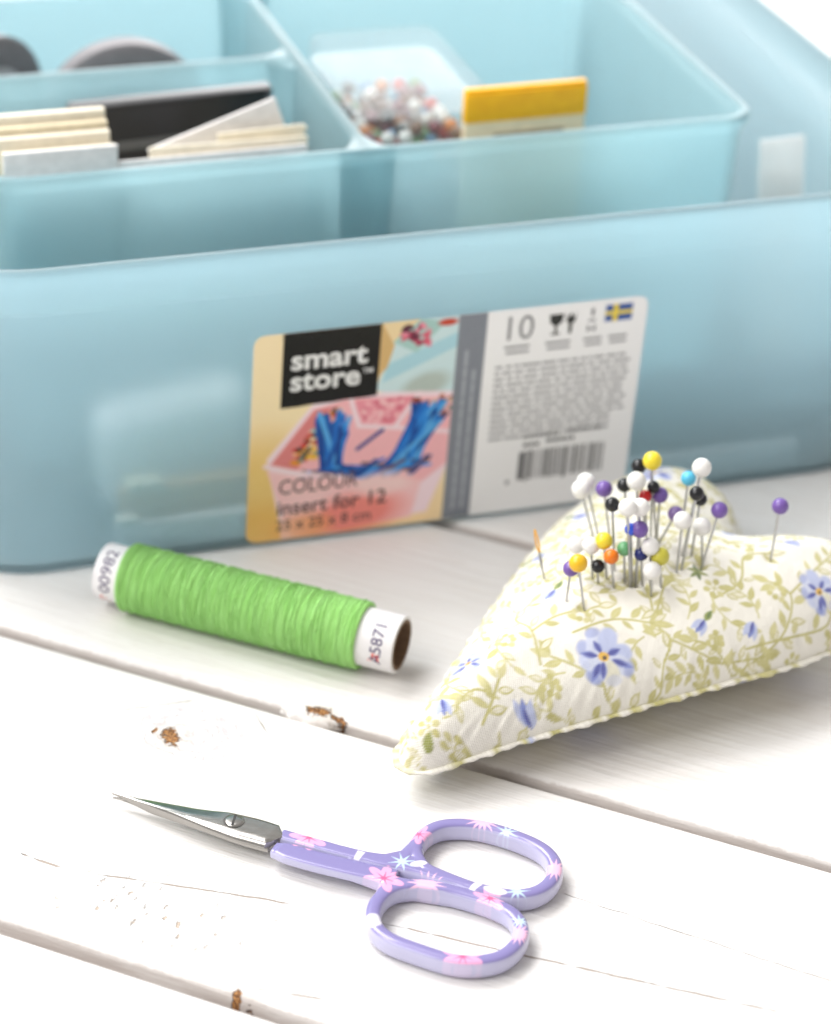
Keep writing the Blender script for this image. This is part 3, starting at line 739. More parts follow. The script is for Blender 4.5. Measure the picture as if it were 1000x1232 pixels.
# ---------------- things kept in the box (coordinates in the box: along the front, inwards, up) ----------------
def inbox(name, u, v, z, rz=0.):
    c, s = math.cos(BOX_RZ), math.sin(BOX_RZ)
    o = empty(name, (BOX_AT[0] + u * c - v * s, BOX_AT[1] + u * s + v * c, z), BOX_RZ + rz)
    return o
PAPER = plain('white_card', alb((250, 247, 246)), .7)
CREAM = plain('cream_card', alb((252, 243, 222)), .7)
CREAM2 = plain('deep_cream_card', alb((240, 226, 194)), .7)
DARK = plain('black_case', (.012, .012, .014), .32)
DARK2 = plain('grey_band', (.11, .11, .11), .4)
GREYM = plain('grey_tin', (.20, .19, .20), .5)
LGREY = plain('pale_grey_tape', (.55, .54, .56), .5)
YEL = plain('yellow_card', lin((255, 186, 16)), .5)
TAN = plain('pale_print', alb((252, 232, 196)), .6)
INKC = plain('brown_print', (.35, .27, .18), .6)
ORA = plain('amber_strip', (.55, .30, .10), .5)
SLATE = plain('slate_block', (.06, .075, .10), .5)
def litpatch():
    g = NT('lit_patch_white'); f = g.noise(g.coord(), 300, 2); c = g.mix(f, (.88, .88, .87), (.93, .93, .92))
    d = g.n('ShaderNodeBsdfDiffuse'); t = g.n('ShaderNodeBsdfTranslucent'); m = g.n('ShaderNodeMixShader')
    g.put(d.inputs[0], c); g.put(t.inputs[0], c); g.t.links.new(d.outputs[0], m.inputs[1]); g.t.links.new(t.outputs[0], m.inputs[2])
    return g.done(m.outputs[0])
THIN = litpatch()
FL = ZB + 2.2                                  # floor of the tray
def Rx(a): return Matrix.Rotation(R(a), 3, 'X')
def Ry(a): return Matrix.Rotation(R(a), 3, 'Y')
# white card folder standing at the front of the compartment
o = inbox('card_folder', -33.5, 50.5, FL); tag(o, 'white card folder standing against the tray front beside the cream cards', 'card')
boxobj('front_sheet', (0, -1.6, 41.5), (27.5, 1.0, 83), PAPER, o, bev=.3); boxobj('back_sheet', (0, 1.4, 41), (27.5, 1.0, 82), CREAM, o, bev=.3); boxobj('fold', (0, 0, .6), (27, 3.4, 1), PAPER, o)
o = inbox('cream_card_pack', -34.0, 59.0, FL); tag(o, 'pack of cream cards standing behind the white folder', 'cards')
for k, (y, h, m_) in enumerate(((-3.2, 84.0, CREAM), (-.6, 85.6, CREAM2), (2.0, 87.6, CREAM))):
    boxobj('card', (0, y, h / 2), (27.5, 2.3, h), m_, o, bev=.25)
# papers
for k, (u, v, h, wd, an, m_, lb) in enumerate(((4.5, 49.5, 78.5, 47, -1.5, PAPER, 'long white paper slip standing low against the tray front'),
                                       (8.5, 53, 79.5, 40, 1.5, CREAM, 'cream paper sheet behind the low white slip'),
                                       (20, 57, 80.5, 22, -7, CREAM, 'short cream paper with slanting top by the divider'))):
    o = inbox('paper_sheet', u, v, FL, R(an * .3)); tag(o, lb, 'paper')
    b = boxobj('sheet', (0, 0, h / 2), (wd, .7, h), m_, o, Ry(an * .4), .2)
    boxobj('turned_edge', (wd * .2, .8, h * .98), (wd * .5, 1.4, 1.0), m_, o, Ry(an), .3)
o = inbox('paper_strip', 2, 61.5, FL); tag(o, 'white paper strip leaning diagonally across the papers', 'paper')
boxobj('strip', (6, 0, 77), (34, 1.0, 8.5), PAPER, o, Ry(-19), .3); boxobj('stem', (4, .2, 37), (7, .8, 75), PAPER, o, None, .2)
# black case
o = inbox('black_case', 3.0, 89, FL); tag(o, 'black flat case with a grey band standing in the tray', 'case')
boxobj('case_body', (0, 0, 38.5), (52, 5, 77), DARK, o, Ry(-1.6), 1.2)
boxobj('grey_band', (-1, -2.8, 66.5), (48, .6, 2.6), DARK2, o, Ry(-2.2), .2); boxobj('end_cap', (25.2, 0, 70), (2.2, 5.8, 14), plain('slate_cap', (.05, .07, .09), .35), o, None, .6)
boxobj('lid_edge', (0, -.5, 77.4), (52.4, 5.6, 1.2), DARK, o, Ry(-1.6), .5)
# rolls of tape behind
def roll(u, v, z, r, wd, label, rz=0):
    o = inbox('tape_roll', u, v, z, rz); tag(o, label, 'tape roll')
    bm = bmesh.new(); n_ = 56
    prof_ = [(r * .62, -wd / 2), (r * .95, -wd / 2), (r, -wd / 2 + .8), (r, wd / 2 - .8), (r * .95, wd / 2), (r * .62, wd / 2)]
    rg = [[bm.verts.new(Vector((a * math.cos(t), y, r + a * math.sin(t))) * MM) for a, y in prof_] for t in (2 * math.pi * k / n_ for k in range(n_))]
    for k in range(n_):
        for j in range(6): bm.faces.new((rg[k][j], rg[(k + 1) % n_][j], rg[(k + 1) % n_][(j + 1) % 6], rg[k][(j + 1) % 6]))
    autosmooth(bmobj('wound_tape', bm, GREYM, o))
    bm = bmesh.new(); rg = [[bm.verts.new(Vector((a * math.cos(t), y, r + a * math.sin(t))) * MM) for a, y in ((r * .56, -wd / 2 - .5), (r * .63, -wd / 2 - .5), (r * .63, wd / 2 + .5), (r * .56, wd / 2 + .5))] for t in (2 * math.pi * k / n_ for k in range(n_))]
    for k in range(n_):
        for j in range(4): bm.faces.new((rg[k][j], rg[(k + 1) % n_][j], rg[(k + 1) % n_][(j + 1) % 4], rg[k][(j + 1) % 4]))
    autosmooth(bmobj('core', bm, LGREY, o))
    bm = bmesh.new(); bmesh.ops.create_cone(bm, cap_ends=True, segments=48, radius1=r * .64 * MM, radius2=r * .64 * MM, depth=(wd - 2) * MM, matrix=Matrix.Translation((0, 0, r * MM)) @ Matrix.Rotation(R(90), 4, 'X'))
    bmobj('hub_disc', bm, LGREY, o, False)
roll(-1, 124, 39, 22.5, 7, 'grey roll of tape standing on edge behind the black case'); roll(-38, 130, 41.5, 22, 8, 'dark grey roll partly hidden at the tray corner', R(40))
# support under the rolls: flat tin
o = inbox('flat_tin', -12, 128, FL); tag(o, 'flat pale tin lying under the tape rolls', 'tin')
boxobj('tin_body', (0, 0, 14), (70, 38, 28), LGREY, o, None, 2); boxobj('tin_lid', (0, 0, 30.2), (71, 39, 4), GREYM, o, None, 1.4)
# clear bead box
CLEAR = None
def clearp():
    g = NT('clear_plastic'); f = g.noise(g.coord(), 40, 2)
    tr = g.n('ShaderNodeBsdfTransparent'); tr.inputs['Color'].default_value = (.95, .965, .97, 1)
    gs = g.n('ShaderNodeBsdfGlossy'); g.put(gs.inputs['Roughness'], g.ramp(f, .3, .7, .14, .24)); gs.inputs['Color'].default_value = (.8, .8, .8, 1)
    df = g.n('ShaderNodeBsdfDiffuse'); df.inputs['Color'].default_value = (.8, .8, .8, 1)
    m1 = g.n('ShaderNodeMixShader'); m1.inputs[0].default_value = .09; g.t.links.new(tr.outputs[0], m1.inputs[1]); g.t.links.new(df.outputs[0], m1.inputs[2])
    lw = g.n('ShaderNodeLayerWeight'); lw.inputs['Blend'].default_value = .18
    m2 = g.n('ShaderNodeMixShader'); g.put(m2.inputs[0], g.math('MULTIPLY', lw.outputs['Fresnel'], .10)); g.t.links.new(m1.outputs[0], m2.inputs[1]); g.t.links.new(gs.outputs[0], m2.inputs[2])
    return g.done(m2.outputs[0])
CLEAR = clearp()
o = inbox('parcel', 62, 84, FL); tag(o, 'dark red carton lying under the clear bead box', 'carton')
boxobj('carton_body', (0, 0, 29), (35, 46, 58), plain('maroon_card', (.10, .035, .03), .5), o, None, 1.2); boxobj('carton_flap', (0, 0, 58.8), (35.4, 46.4, 1.2), plain('maroon_flap', (.13, .05, .045), .5), o, None, .4)
bb = inbox('bead_box', 61.5, 84, FL + 59.6); tag(bb, 'clear plastic box of mixed coloured beads', 'bead box')
loft_tub('case', -16.5, 16.5, -22, 22, 4, [(-2, 0), (-.4, .4), (0, 1.5), (.3, 16), (.9, 17), (.9, 18.5), (.3, 19), (-.9, 19), (-1.1, 17), (-1.3, 2.4), (-2.6, 1.4)], CLEAR, bb)
loft_tub('lid', -16.6, 16.6, -22.1, 22.1, 4, [(.9, 19.2), (1.0, 19.4), (1.0, 24.4), (.4, 25), (-.8, 25.2), (-.9, 24.4), (-1, 24.2)][:5] + [(-1.2, 25.2)], CLEAR, bb)
q = random.Random(77)
BEADC = [plain('bead_' + n_, c_, .3) for n_, c_ in (('red', (.55, .05, .03)), ('orange', (.62, .22, .05)), ('green', (.16, .3, .12)), ('black', (.02, .02, .02)), ('white', (.7, .68, .64)), ('blue', (.12, .28, .45)), ('brown', (.16, .07, .03)), ('wine', (.18, .02, .03)))]
bmq = bmesh.new(); bmesh.ops.create_icosphere(bmq, subdivisions=2, radius=1.9 * MM)
for f in bmq.faces: f.smooth = True
bmes = []
for m_ in BEADC:
    me = bpy.data.meshes.new('bead'); bmq.to_mesh(me); me.materials.append(m_); bmes.append(me)
bmq.free()
for lay in range(3):
    for i in range(6):
        for j in range(8):
            if lay == 2 and q.random() < .3: continue
            b = link('bead', q.choice(bmes), None, bb)
            b.location = ((-11.6 + i * 4.6 + q.uniform(-.3, .3)) * MM, (-17.5 + j * 4.9 + q.uniform(-.3, .3)) * MM, (3.6 + lay * 3.7) * MM)
# yellow packet
o = inbox('seed_packet', 88.5, 60, FL, R(1)); tag(o, 'yellow topped paper packet with pale lower half', 'packet')
boxobj('pale_half', (0, 0, 38.5), (33, 2.4, 77), TAN, o, None, .5); boxobj('yellow_top', (0, 0, 80.2), (33.2, 2.6, 8), YEL, o, Rx(0), .5)
boxobj('print_line', (1, -1.35, 72.6), (19, .3, 1.3), INKC, o); boxobj('flap_fold', (0, .2, 84.6), (33, 2.0, 1.2), YEL, o, None, .4)
# seen through the front wall: things lying in the gap before the tray
o = inbox('white_packet', -13, 24, 2.2, R(3)); tag(o, 'pale packet standing in the gap behind the box front, blurred through plastic', 'packet')
boxobj('packet_body', (2, 2, 15), (40, 16, 30), PAPER, o, Ry(-6), 7.5, 5); boxobj('packet_band', (2, -6.2, 9), (26, .6, 4), CREAM, o, Ry(-6), .2)
o = inbox('amber_strip', -6, 11, 2.2, R(2)); tag(o, 'amber brown strip on the box floor behind the thread spool', 'strip')
boxobj('strip_body', (0, 0, 7), (46, 5, 14), ORA, o, None, 2.2, 3); boxobj('strip_clip', (-17, 0, 14.6), (9, 5.4, 1.6), CREAM2, o, None, .4)
o = inbox('pale_strip', 22, 5.5, 2.2); tag(o, 'long pale strip on the box floor close behind the label', 'strip')
boxobj('strip_body', (37, 0, 3.4), (180, 3.2, 6.4), PAPER, o, None, 1); boxobj('end_tab', (-50, 0, 7.4), (6, 3, 1.6), CREAM, o, None, .4)
o = inbox('slate_block', 134, 15, 2.2); tag(o, 'dark slate block behind the box front beside the label', 'block')
boxobj('block_body', (0, 0, 12), (78, 12, 24), SLATE, o, Ry(0), 3, 3); boxobj('block_front', (0, -6.2, 16), (72, 1.0, 10), plain('slate_front', (.09, .11, .14), .5), o, None, .4)  # plain dark block giving the dark band behind the front wall
o = inbox('lit_patch_slip', 162, 52, 2.2, R(4)); tag(o, 'white slip added for the bright lit patch between tray and box side', 'card')  # added sheet in place of the brightly lit box wall
boxobj('slip', (0, 0, 34), (13.5, 1.2, 68), THIN, o, Rx(-10), .3); boxobj('patch_backing', (0, 2.0, 30), (11, .8, 58), THIN, o, Rx(-10), .2)

# ---------------- thread spool ----------------
A_, B_ = np.array([-71.6, 523.3]), np.array([-1.4, 499.0])
ax = B_ - A_; SL = float(np.hypot(*ax)); ang = math.atan2(ax[1], ax[0])
RT, RB = 6.75, 8.15
spool = empty('thread_spool', (A_[0], A_[1], 0), ang)
tag(spool, 'spool of bright green sewing thread on a white paper tube', 'thread spool')
def revolve(name, prof_, mat, parent, n_=72, zc=RB):
    """prof_: closed (along, radius) section turned round the tube axis"""
    V = [[(x, r * math.cos(t), zc + r * math.sin(t)) for x, r in prof_] for t in (2 * math.pi * k / n_ for k in range(n_))]
    o = mesh(name, np.array(V).reshape(-1, 3), gridfaces(n_, len(prof_), True, True, True), mat, parent)
    bm = bmesh.new(); bm.from_mesh(o.data); bmesh.ops.recalc_face_normals(bm, faces=bm.faces); bm.to_mesh(o.data); bm.free()
    autosmooth(o, 45); return o
def tubepaper():
    g = NT('tube_paper'); co = g.coord(); f = g.noise(co, 700, 3)
    return g.done(g.pbsdf(g.mix(f, alb((240, 237, 238)), alb((252, 250, 251))), .55, g.bump(f, .15, .0002)))
def kraft():
    g = NT('brown_card'); co = g.coord(); f = g.noise(g.scale(co, (300, 900, 900)), 1, 3)
    return g.done(g.pbsdf(g.mix(f, (.10, .055, .03), (.22, .13, .075)), .8, g.bump(f, .3, .0003)))
TP, KR = tubepaper(), kraft()
revolve('tube', [(0, 5.45), (.15, RT - .12), (.5, RT), (SL - .5, RT), (SL - .15, RT - .12), (SL, 5.45)], TP, spool)
revolve('core', [(-.05, 5.4), (-.05, 5.9), (SL + .06, 5.9), (SL + .06, 5.4), (SL + .02, 5.1), (0, 5.1)], KR, spool)
def threadm():
    g = NT('green_thread'); co = g.coord()
    tw = g.noise(g.scale(co, (900, 160, 160)), 1, 2)
    f = g.noise(co, 120, 2)
    c = g.mix(g.ramp(tw, .3, .7), (.28, .57, .15), (.36, .67, .22))
    c = g.mix(g.ramp(f, .35, .65, 0, .35), c, (.32, .66, .18))
    return g.done(g.pbsdf(c, .8, None, Specular_IOR_Level=.2, Sheen_Weight=.3, Sheen_Tint=(.8, 1, .7)))
THR = threadm()
x0, x1 = 6.4, SL - 9.0
rnd = random.Random(5)
bm = bmesh.new()
def wind(r, turns, xa, xb, ph, rad, seg, wob, per=40):
    n_ = int(turns * per); pts_ = []
    k1, k2 = rnd.uniform(0, 6), rnd.uniform(0, 6)
    for i in range(n_ + 1):
        t = i / n_; a = ph + t * turns * 2 * math.pi
        x = xa + (xb - xa) * t + wob * math.sin(a * .5 + k1) + wob * .6 * math.sin(a * .137 + k2)
        rr_ = r + .03 * math.sin(a * .31 + k1) + .02 * math.sin(a * 1.7 + k2)
        pts_.append((x, rr_ * math.cos(a), RB + rr_ * math.sin(a)))
    tube(bm, pts_, rad, seg)
wind(7.62, 236, x0, x1, 0, .17, 5, .04, 34)
wind(7.78, 165, x1, x0, 1, .145, 5, .1, 34)
for k in range(15):                             # loose crossing turns on top
    xa = x0 + .5 + k * (x1 - x0 - 4) / 15; dx = rnd.uniform(9, 20) * (1 if k % 2 else -1)
    xb = min(max(xa + dx, x0 + .5), x1 - .5)
    wind(8.0, rnd.uniform(2.2, 5), xa, xb, rnd.uniform(0, 6), .15, 5, .10, 44)
thr = bmobj('thread', bm, THR, spool)
bm = bmesh.new()
for k in range(26):                            # stray fibres
    a = rnd.uniform(.2, 2.6); x = rnd.uniform(x0, x1); p = Vector((x, 8.0 * math.cos(a), RB + 8.0 * math.sin(a)))
    n_ = Vector((0, math.cos(a), math.sin(a))); tng = Vector((rnd.uniform(-1, 1), -math.sin(a), math.cos(a)))
    L_ = rnd.uniform(.8, 2.2)
    tube(bm, [p + tng * L_ * t + n_ * (math.sin(t * 3.1) * .5) for t in (0, .33, .66, 1)], .025, 4)
bmobj('loose_fibre', bm, THR, thr)
bm = bmesh.new(); n_ = 60                       # wound body under the outer turns
rg = [[bm.verts.new(Vector((x, r * math.cos(t), RB + r * math.sin(t))) * MM) for x, r in ((x0, 6.7), (x0 - .1, 7.3), (x0 + .4, 7.6), (x1 - .4, 7.6), (x1 + .1, 7.3), (x1, 6.7))] for t in (2 * math.pi * k / n_ for k in range(n_))]
for k in range(n_):
    for j in range(6): bm.faces.new((rg[k][j], rg[(k + 1) % n_][j], rg[(k + 1) % n_][(j + 1) % 6], rg[k][(j + 1) % 6]))
bmobj('under_winding', bm, THR, thr)
VIO = plain('violet_ink', (.07, .05, .13), .6); REDI = plain('red_ink', (.75, .10, .05), .6)
def ontube(x, a0):
    def f(tx, ty):
        a = a0 + tx / RT; r = RT + .04
        return (x - ty, -r * math.cos(a), RB + r * math.sin(a))
    return f
textmesh('number_print', '00982', 3.9, VIO, spool, ontube(4.6, R(-12)), .02, 'LEFT', 1.15, 2)
textmesh('number_print', 'A5871', 3.9, VIO, spool, ontube(SL - 2.6, R(-18)), .02, 'LEFT', 1.0, 2)
def smear(name, x, a, n_, seed):
    q_ = random.Random(seed); V, F = [], []
    for k in range(n_):
        f = ontube(x + q_.uniform(-1.3, 1.3), a + q_.uniform(-.12, .16)); l_, h_ = q_.uniform(.3, .8), q_.uniform(.15, .4); b = len(V)
        V += [f(0, 0), f(l_, 0), f(l_, h_), f(0, h_)]; F.append((b, b + 1, b + 2, b + 3))
    mesh(name, V, F, REDI, spool, False)
smear('red_mark', 3.3, R(-34), 9, 1); smear('red_mark', SL - 4.2, R(-8), 16, 2)

# ---------------- pincushion ----------------
NTT, NS = 760, 250
X, Y, T, Bt, U, dd = heart_grid(NTT, NS)
for p_ in PINS:                                 # the cloth dips where a pin goes in
    T -= .8 * np.exp(-((X - p_[1])**2 + (Y - p_[2])**2) / 2.2)
uvw = U.reshape(-1, 2)
pt = Paint(uvw, (253, 249, 238))
OL = [(212, 205, 138), (202, 195, 122), (220, 213, 154)]
q = random.Random(14)
leaves = []
def addleaf(x, y, l_, a, wd=None):
    leaves.append((x, y)); wd = wd or l_ * q.uniform(.36, .46)
    c_ = q.choice(OL)
    pt.leaf((x, y), l_, wd, a, c_, .22)
    if q.random() < .3: pt.leaf((x + .1, y), l_ * .72, wd * .55, a, (250, 244, 226), .25)      # outline leaf
    pt.line([(x - math.cos(a) * l_ * .45, y - math.sin(a) * l_ * .45), (x + math.cos(a) * l_ * .3, y + math.sin(a) * l_ * .3)], .18, (224, 218, 168), .15, .7)
def vine(pts_):
    p = resample(catmull(pts_, 12), max(8, int(len(pts_) * 6)))
    pt.line(p, .55, OL[1], .2)
    side = 1; acc = 0
    for a, b in zip(p, p[1:]):
        acc += np.hypot(*(b - a))
        if acc > 2.2:
            acc = 0; side = -side; d_ = math.atan2(*(b - a)[::-1]) + side * q.uniform(.6, 1.0)
            l_ = q.uniform(3.0, 4.8)
            addleaf(b[0] + math.cos(d_) * (l_ * .5 + .5), b[1] + math.sin(d_) * (l_ * .5 + .5), l_, d_)
    d_ = math.atan2(*(p[-1] - p[-2])[::-1]); addleaf(p[-1][0] + 2 * math.cos(d_), p[-1][1] + 2 * math.sin(d_), 4.6, d_)
for v_ in VINES:
    if len(v_) > 1: vine(v_)
taken = list(FLW.values())
lo, hi = uvw.min(0), uvw.max(0)
tries = 0
while tries < 2600:                            # fill the cloth with smaller sprigs
    tries += 1
    x, y = q.uniform(lo[0], hi[0]), q.uniform(lo[1], hi[1])
    if min((x - a)**2 + (y - b)**2 for a, b in leaves) < 16 or min((x - a)**2 + (y - b)**2 for a, b in taken) < 22: continue
    a = q.uniform(0, 6.3); l_ = q.uniform(4, 7)
    k = q.random()
    if k < .62:
        p = [(x + t * math.cos(a + t * .06), y + t * math.sin(a + t * .06)) for t in np.linspace(-l_, l_, 7)]
        pt.line(p, .4, OL[0], .2)
        for i_, (px_, py_) in enumerate(p[1:]):
            d_ = a + (.85 if i_ % 2 else -.85); addleaf(px_ + 1.9 * math.cos(d_), py_ + 1.9 * math.sin(d_), q.uniform(3, 4.4), d_)
    else:
        for j in range(6):
            b_ = a + j * 1.05; pt.ell((x + 1.9 * math.cos(b_), y + 1.9 * math.sin(b_)), .85, .75, b_, OL[j % 3], .25)
            pt.line([(x, y), (x + 1.9 * math.cos(b_), y + 1.9 * math.sin(b_))], .25, OL[0], .2)
        leaves.append((x, y))
for bx_, by_ in BERRIES[::3]:
    for j in range(7):
        b_ = j * .9; r_ = 1.5 + .5 * (j % 2)
        pt.ell((bx_ + r_ * math.cos(b_), by_ + r_ * math.sin(b_)), .8, .72, 0, OL[j % 3], .22)
LAV, LAV2, BLU, NAV = (218, 224, 246), (196, 205, 240), (128, 144, 212), (66, 76, 164)
def pansy(c, r, rot):
    c = np.array(c)
    for k, (a, l_, col_) in enumerate(((1.75, 1.05, LAV), (1.05, 1.1, LAV2), (2.6, .95, LAV), (.1, 1.05, LAV2), (-.55, 1.1, LAV), (-1.4, .95, (240, 236, 214)), (-2.3, 1.05, LAV2), (3.3, .9, LAV))):
        a += rot
        pt.ell(c + np.array((math.cos(a), math.sin(a))) * r * .62 * l_, r * .50 * l_, r * .37, a, col_, .5)
        pt.ell(c + np.array((math.cos(a), math.sin(a))) * r * .95 * l_, r * .20, r * .34, a, LAV2 if k % 2 else BLU, .5, .5)
    for a, l_ in ((-.45, 1.2), (-2.3, 1.15), (-1.9, .9), (.3, .8), (2.9, .95), (1.9, .7)):
        a += rot
        pt.leaf(c + np.array((math.cos(a), math.sin(a))) * r * .62 * l_, r * .75 * l_, r * .3, a, (112, 126, 204), .4, .85)
        pt.leaf(c + np.array((math.cos(a), math.sin(a))) * r * .55 * l_, r * .62, r * .17, a, NAV, .25)
    pt.ell(c, r * .22, r * .18, rot, (242, 190, 70), .3); pt.ell(c + np.array((0, -.05 * r)), r * .09, r * .08, 0, (70, 50, 40), .2)
def bud(c, r, rot, green=True):
    c = np.array(c); d_ = np.array((math.cos(rot), math.sin(rot)))
    if green: pt.leaf(c + d_ * r * .8, r * 1.3, r * .6, rot, (150, 164, 80), .3); pt.leaf(c + d_ * r * .9, r * .9, r * .22, rot + .2, (86, 116, 64), .3)
    for a in (-.5, 0, .5): pt.leaf(c - d_ * r * .5 + np.array((-d_[1], d_[0])) * a * r * .6, r * 1.5, r * .6, rot + math.pi - a * .6, (LAV2, BLU, LAV2)[int(a * 2 + 1)], .3)
    pt.leaf(c - d_ * r * .3, r * 1.1, r * .26, rot + math.pi, NAV, .25)
F_ = FLW
pansy(F_['pansy'], 5.6, -.55); pansy(F_['pansy_r'], 4.6, .2); pansy(F_['pansy_l'], 3.6, -1.2)
pansy((104, 24), 4.6, .6); pansy((118, -6), 4.2, 1.4)
bud(F_['bud_top'], 3.0, .2); bud(F_['bud_tip'], 3.6, -2.2, False); bud(F_['bud_l'], 3.0, .9, False); bud(F_['bud_m'], 2.8, .2); bud(F_['fl_r'], 3.0, .6, False)
[pt.leaf((F_['calyx'][0] + 1.3 * math.cos(a_), F_['calyx'][1] + 1.3 * math.sin(a_)), 2.8, 1.1, a_, ((128, 144, 76), (96, 116, 60), (150, 158, 90))[i_ % 3], .3) for i_, a_ in enumerate((.2, 1.1, 1.9, 3.2, 4.1, 5.2))]; bud(F_['lobe'], 3.2, 1.2); bud(F_['far'], 3.0, 2.2, False)
pt.leaf((-.6, -2.8), 4.6, 2.4, .3, (158, 164, 84), .3); bud((78, 26), 3.2, 1.5); bud((60, 24), 3.0, 2.0)
CLOTH = printed('floral_cotton', .85, True)
cush = empty('pincushion', (HEART_AT[0], HEART_AT[1], 0))
tag(cush, 'heart shaped pincushion of cream cotton printed with olive leaves and blue pansies', 'pincushion')
off = np.array([HEART_AT[0], HEART_AT[1], 0])
top = np.stack([X, Y, T], -1).reshape(-1, 3) - off
mesh('top_panel', top, gridfaces(NTT, NS, True, False, False), CLOTH, cush, True, pt.c, uvw)
sl = slice(None, None, 4)
bx, by, bz, bu = X[sl, sl], Y[sl, sl], Bt[sl, sl].copy(), U[sl, sl]
idx_last = (NS - 1) // 4 * 4
bot = np.stack([X[sl][:, ::4], Y[sl][:, ::4], Bt[sl][:, ::4]], -1)
edge = np.stack([X[sl][:, -1:], Y[sl][:, -1:], T[sl][:, -1:]], -1)
bot = np.concatenate([bot, edge], 1)
ucol = pt.c.reshape(NTT, NS, 3); ub = U.reshape(NTT, NS, 2)
colb = np.concatenate([ucol[sl][:, ::4], ucol[sl][:, -1:]], 1).reshape(-1, 3); uvb = np.concatenate([ub[sl][:, ::4], ub[sl][:, -1:]], 1).reshape(-1, 2)
mesh('under_panel', bot.reshape(-1, 3) - off, gridfaces(bot.shape[0], bot.shape[1], True, False, True), CLOTH, cush, True, colb, uvb)
# seam: a narrow stitched ridge round the edge
edge_ = np.stack([X[:, -1], Y[:, -1], T[:, -1]], -1)[::3]
nxt = np.roll(edge_, -1, 0) - np.roll(edge_, 1, 0); nrm2 = np.stack([nxt[:, 1], -nxt[:, 0]], -1); nrm2 /= np.linalg.norm(nrm2, axis=1)[:, None]
ringv = []
for k in range(len(edge_)):
    p, n2 = edge_[k] - off, nrm2[k]; wv = 1 + .22 * math.sin(k * 1.9) + .15 * math.sin(k * .77)
    for a, z in ((-1.2, .2), (-.1, .28), (.28, .1), (.28, -.1), (-.1, -.28), (-1.2, -.2)):
        ringv.append((p[0] + n2[0] * a * wv, p[1] + n2[1] * a * wv, p[2] + z * wv))
cseam = np.repeat(pt.c.reshape(NTT, NS, 3)[::3, -6], 6, 0)
mesh('seam', np.array(ringv), gridfaces(len(edge_), 6, True, True), CLOTH, cush, True, cseam, np.repeat(ub[::3, -1], 6, 0))

# ---------------- pins ----------------
STEEL = None
def steel():
    g = NT('brushed_steel'); co = g.coord()
    f = g.noise(g.scale(co, (300, 4200, 4200)), 1, 3)
    return g.done(g.pbsdf(g.mix(f, (.36, .345, .325), (.42, .405, .385)), g.ramp(f, .3, .7, .20, .27), None, Metallic=1.))
STEEL = steel()
PINSTEEL = plain('pin_steel', (.46, .46, .47), .3, Metallic=1.)
HEADC = dict(white=(246, 244, 240), purple=(122, 92, 170), mauve=(128, 104, 160), black=(24, 24, 28), yellow=(250, 226, 60), amber=(250, 196, 36), red=(205, 28, 24), sky=(96, 200, 236), blue=(52, 92, 220), navy=(30, 40, 110), green=(110, 176, 122), orange=(246, 128, 20), olive=(208, 200, 74))
HM = {k: plain('pin_head_' + k, tuple(v * (1.0 if k == 'black' else 1.12) * .92 for v in alb(c)), .28, .03) for k, c in HEADC.items()}
heads = {}
bmq = bmesh.new(); bmesh.ops.create_uvsphere(bmq, u_segments=28, v_segments=18, radius=1)
for f in bmq.faces: f.smooth = True
for k in HM:
    me = bpy.data.meshes.new('head'); bmq.to_mesh(me); me.materials.append(HM[k]); heads[k] = me
bmq.free()
bms = bmesh.new(); tube(bms, [(0, 0, 0), (0, 0, 1000)], 1000, 10); shaft_me = bpy.data.meshes.new('shaft'); bms.to_mesh(shaft_me); bms.free(); shaft_me.materials.append(PINSTEEL)
shaft_me.polygons.foreach_set('use_smooth', [True] * len(shaft_me.polygons))
WORD = dict(white='white', purple='purple', mauve='dusky purple', black='black', yellow='bright yellow', amber='deep amber yellow', red='small red', sky='sky blue', blue='small bright blue', navy='navy blue', green='soft green', orange='orange', olive='olive yellow')
special = {18: 'purple headed pin standing alone on the outer lobe of the pincushion', 17: 'purple headed pin leaning beside the two touching black heads', 33: 'purple headed pin half behind the deep amber yellow head',
           19: 'dusky purple headed pin leaning low behind a white one', 5: 'tall bright yellow headed pin rising above the cluster', 24: 'bright yellow headed pin low above the orange head', 13: 'sky blue headed pin beside a tall white one',
           14: 'tallest white headed pin beside the sky blue head', 10: 'purple headed pin next to the small red head', 2: 'purple headed pin beside the pair of touching white heads', 23: 'purple headed pin touching the small bright blue head',
           32: 'lowest white headed pin at the front of the cluster', 35: 'short black headed pin sunk low beside the amber one', 0: 'white headed pin, nearer one of the leaning touching pair', 1: 'white headed pin, farther one of the leaning touching pair',
           11: 'white headed pin touching another white one below the red head', 12: 'white headed pin between a white head and the purple one', 7: 'white headed pin in front of the black heads at the back', 30: 'white headed pin in front of the olive yellow head',
           20: 'white headed pin overlapping the dusky purple head', 21: 'white headed pin low behind the leaning purple pin', 25: 'white headed pin low behind the amber yellow head', 26: 'white headed pin low beside the bright yellow head',
           3: 'black headed pin below the purple head of the white pair', 4: 'tall black headed pin just behind the tall yellow head', 6: 'black headed pin behind the white head at the back', 9: 'black headed pin mostly hidden behind a purple head', 15: 'black headed pin, upper of two touching black heads', 16: 'black headed pin, lower of two touching black heads'}
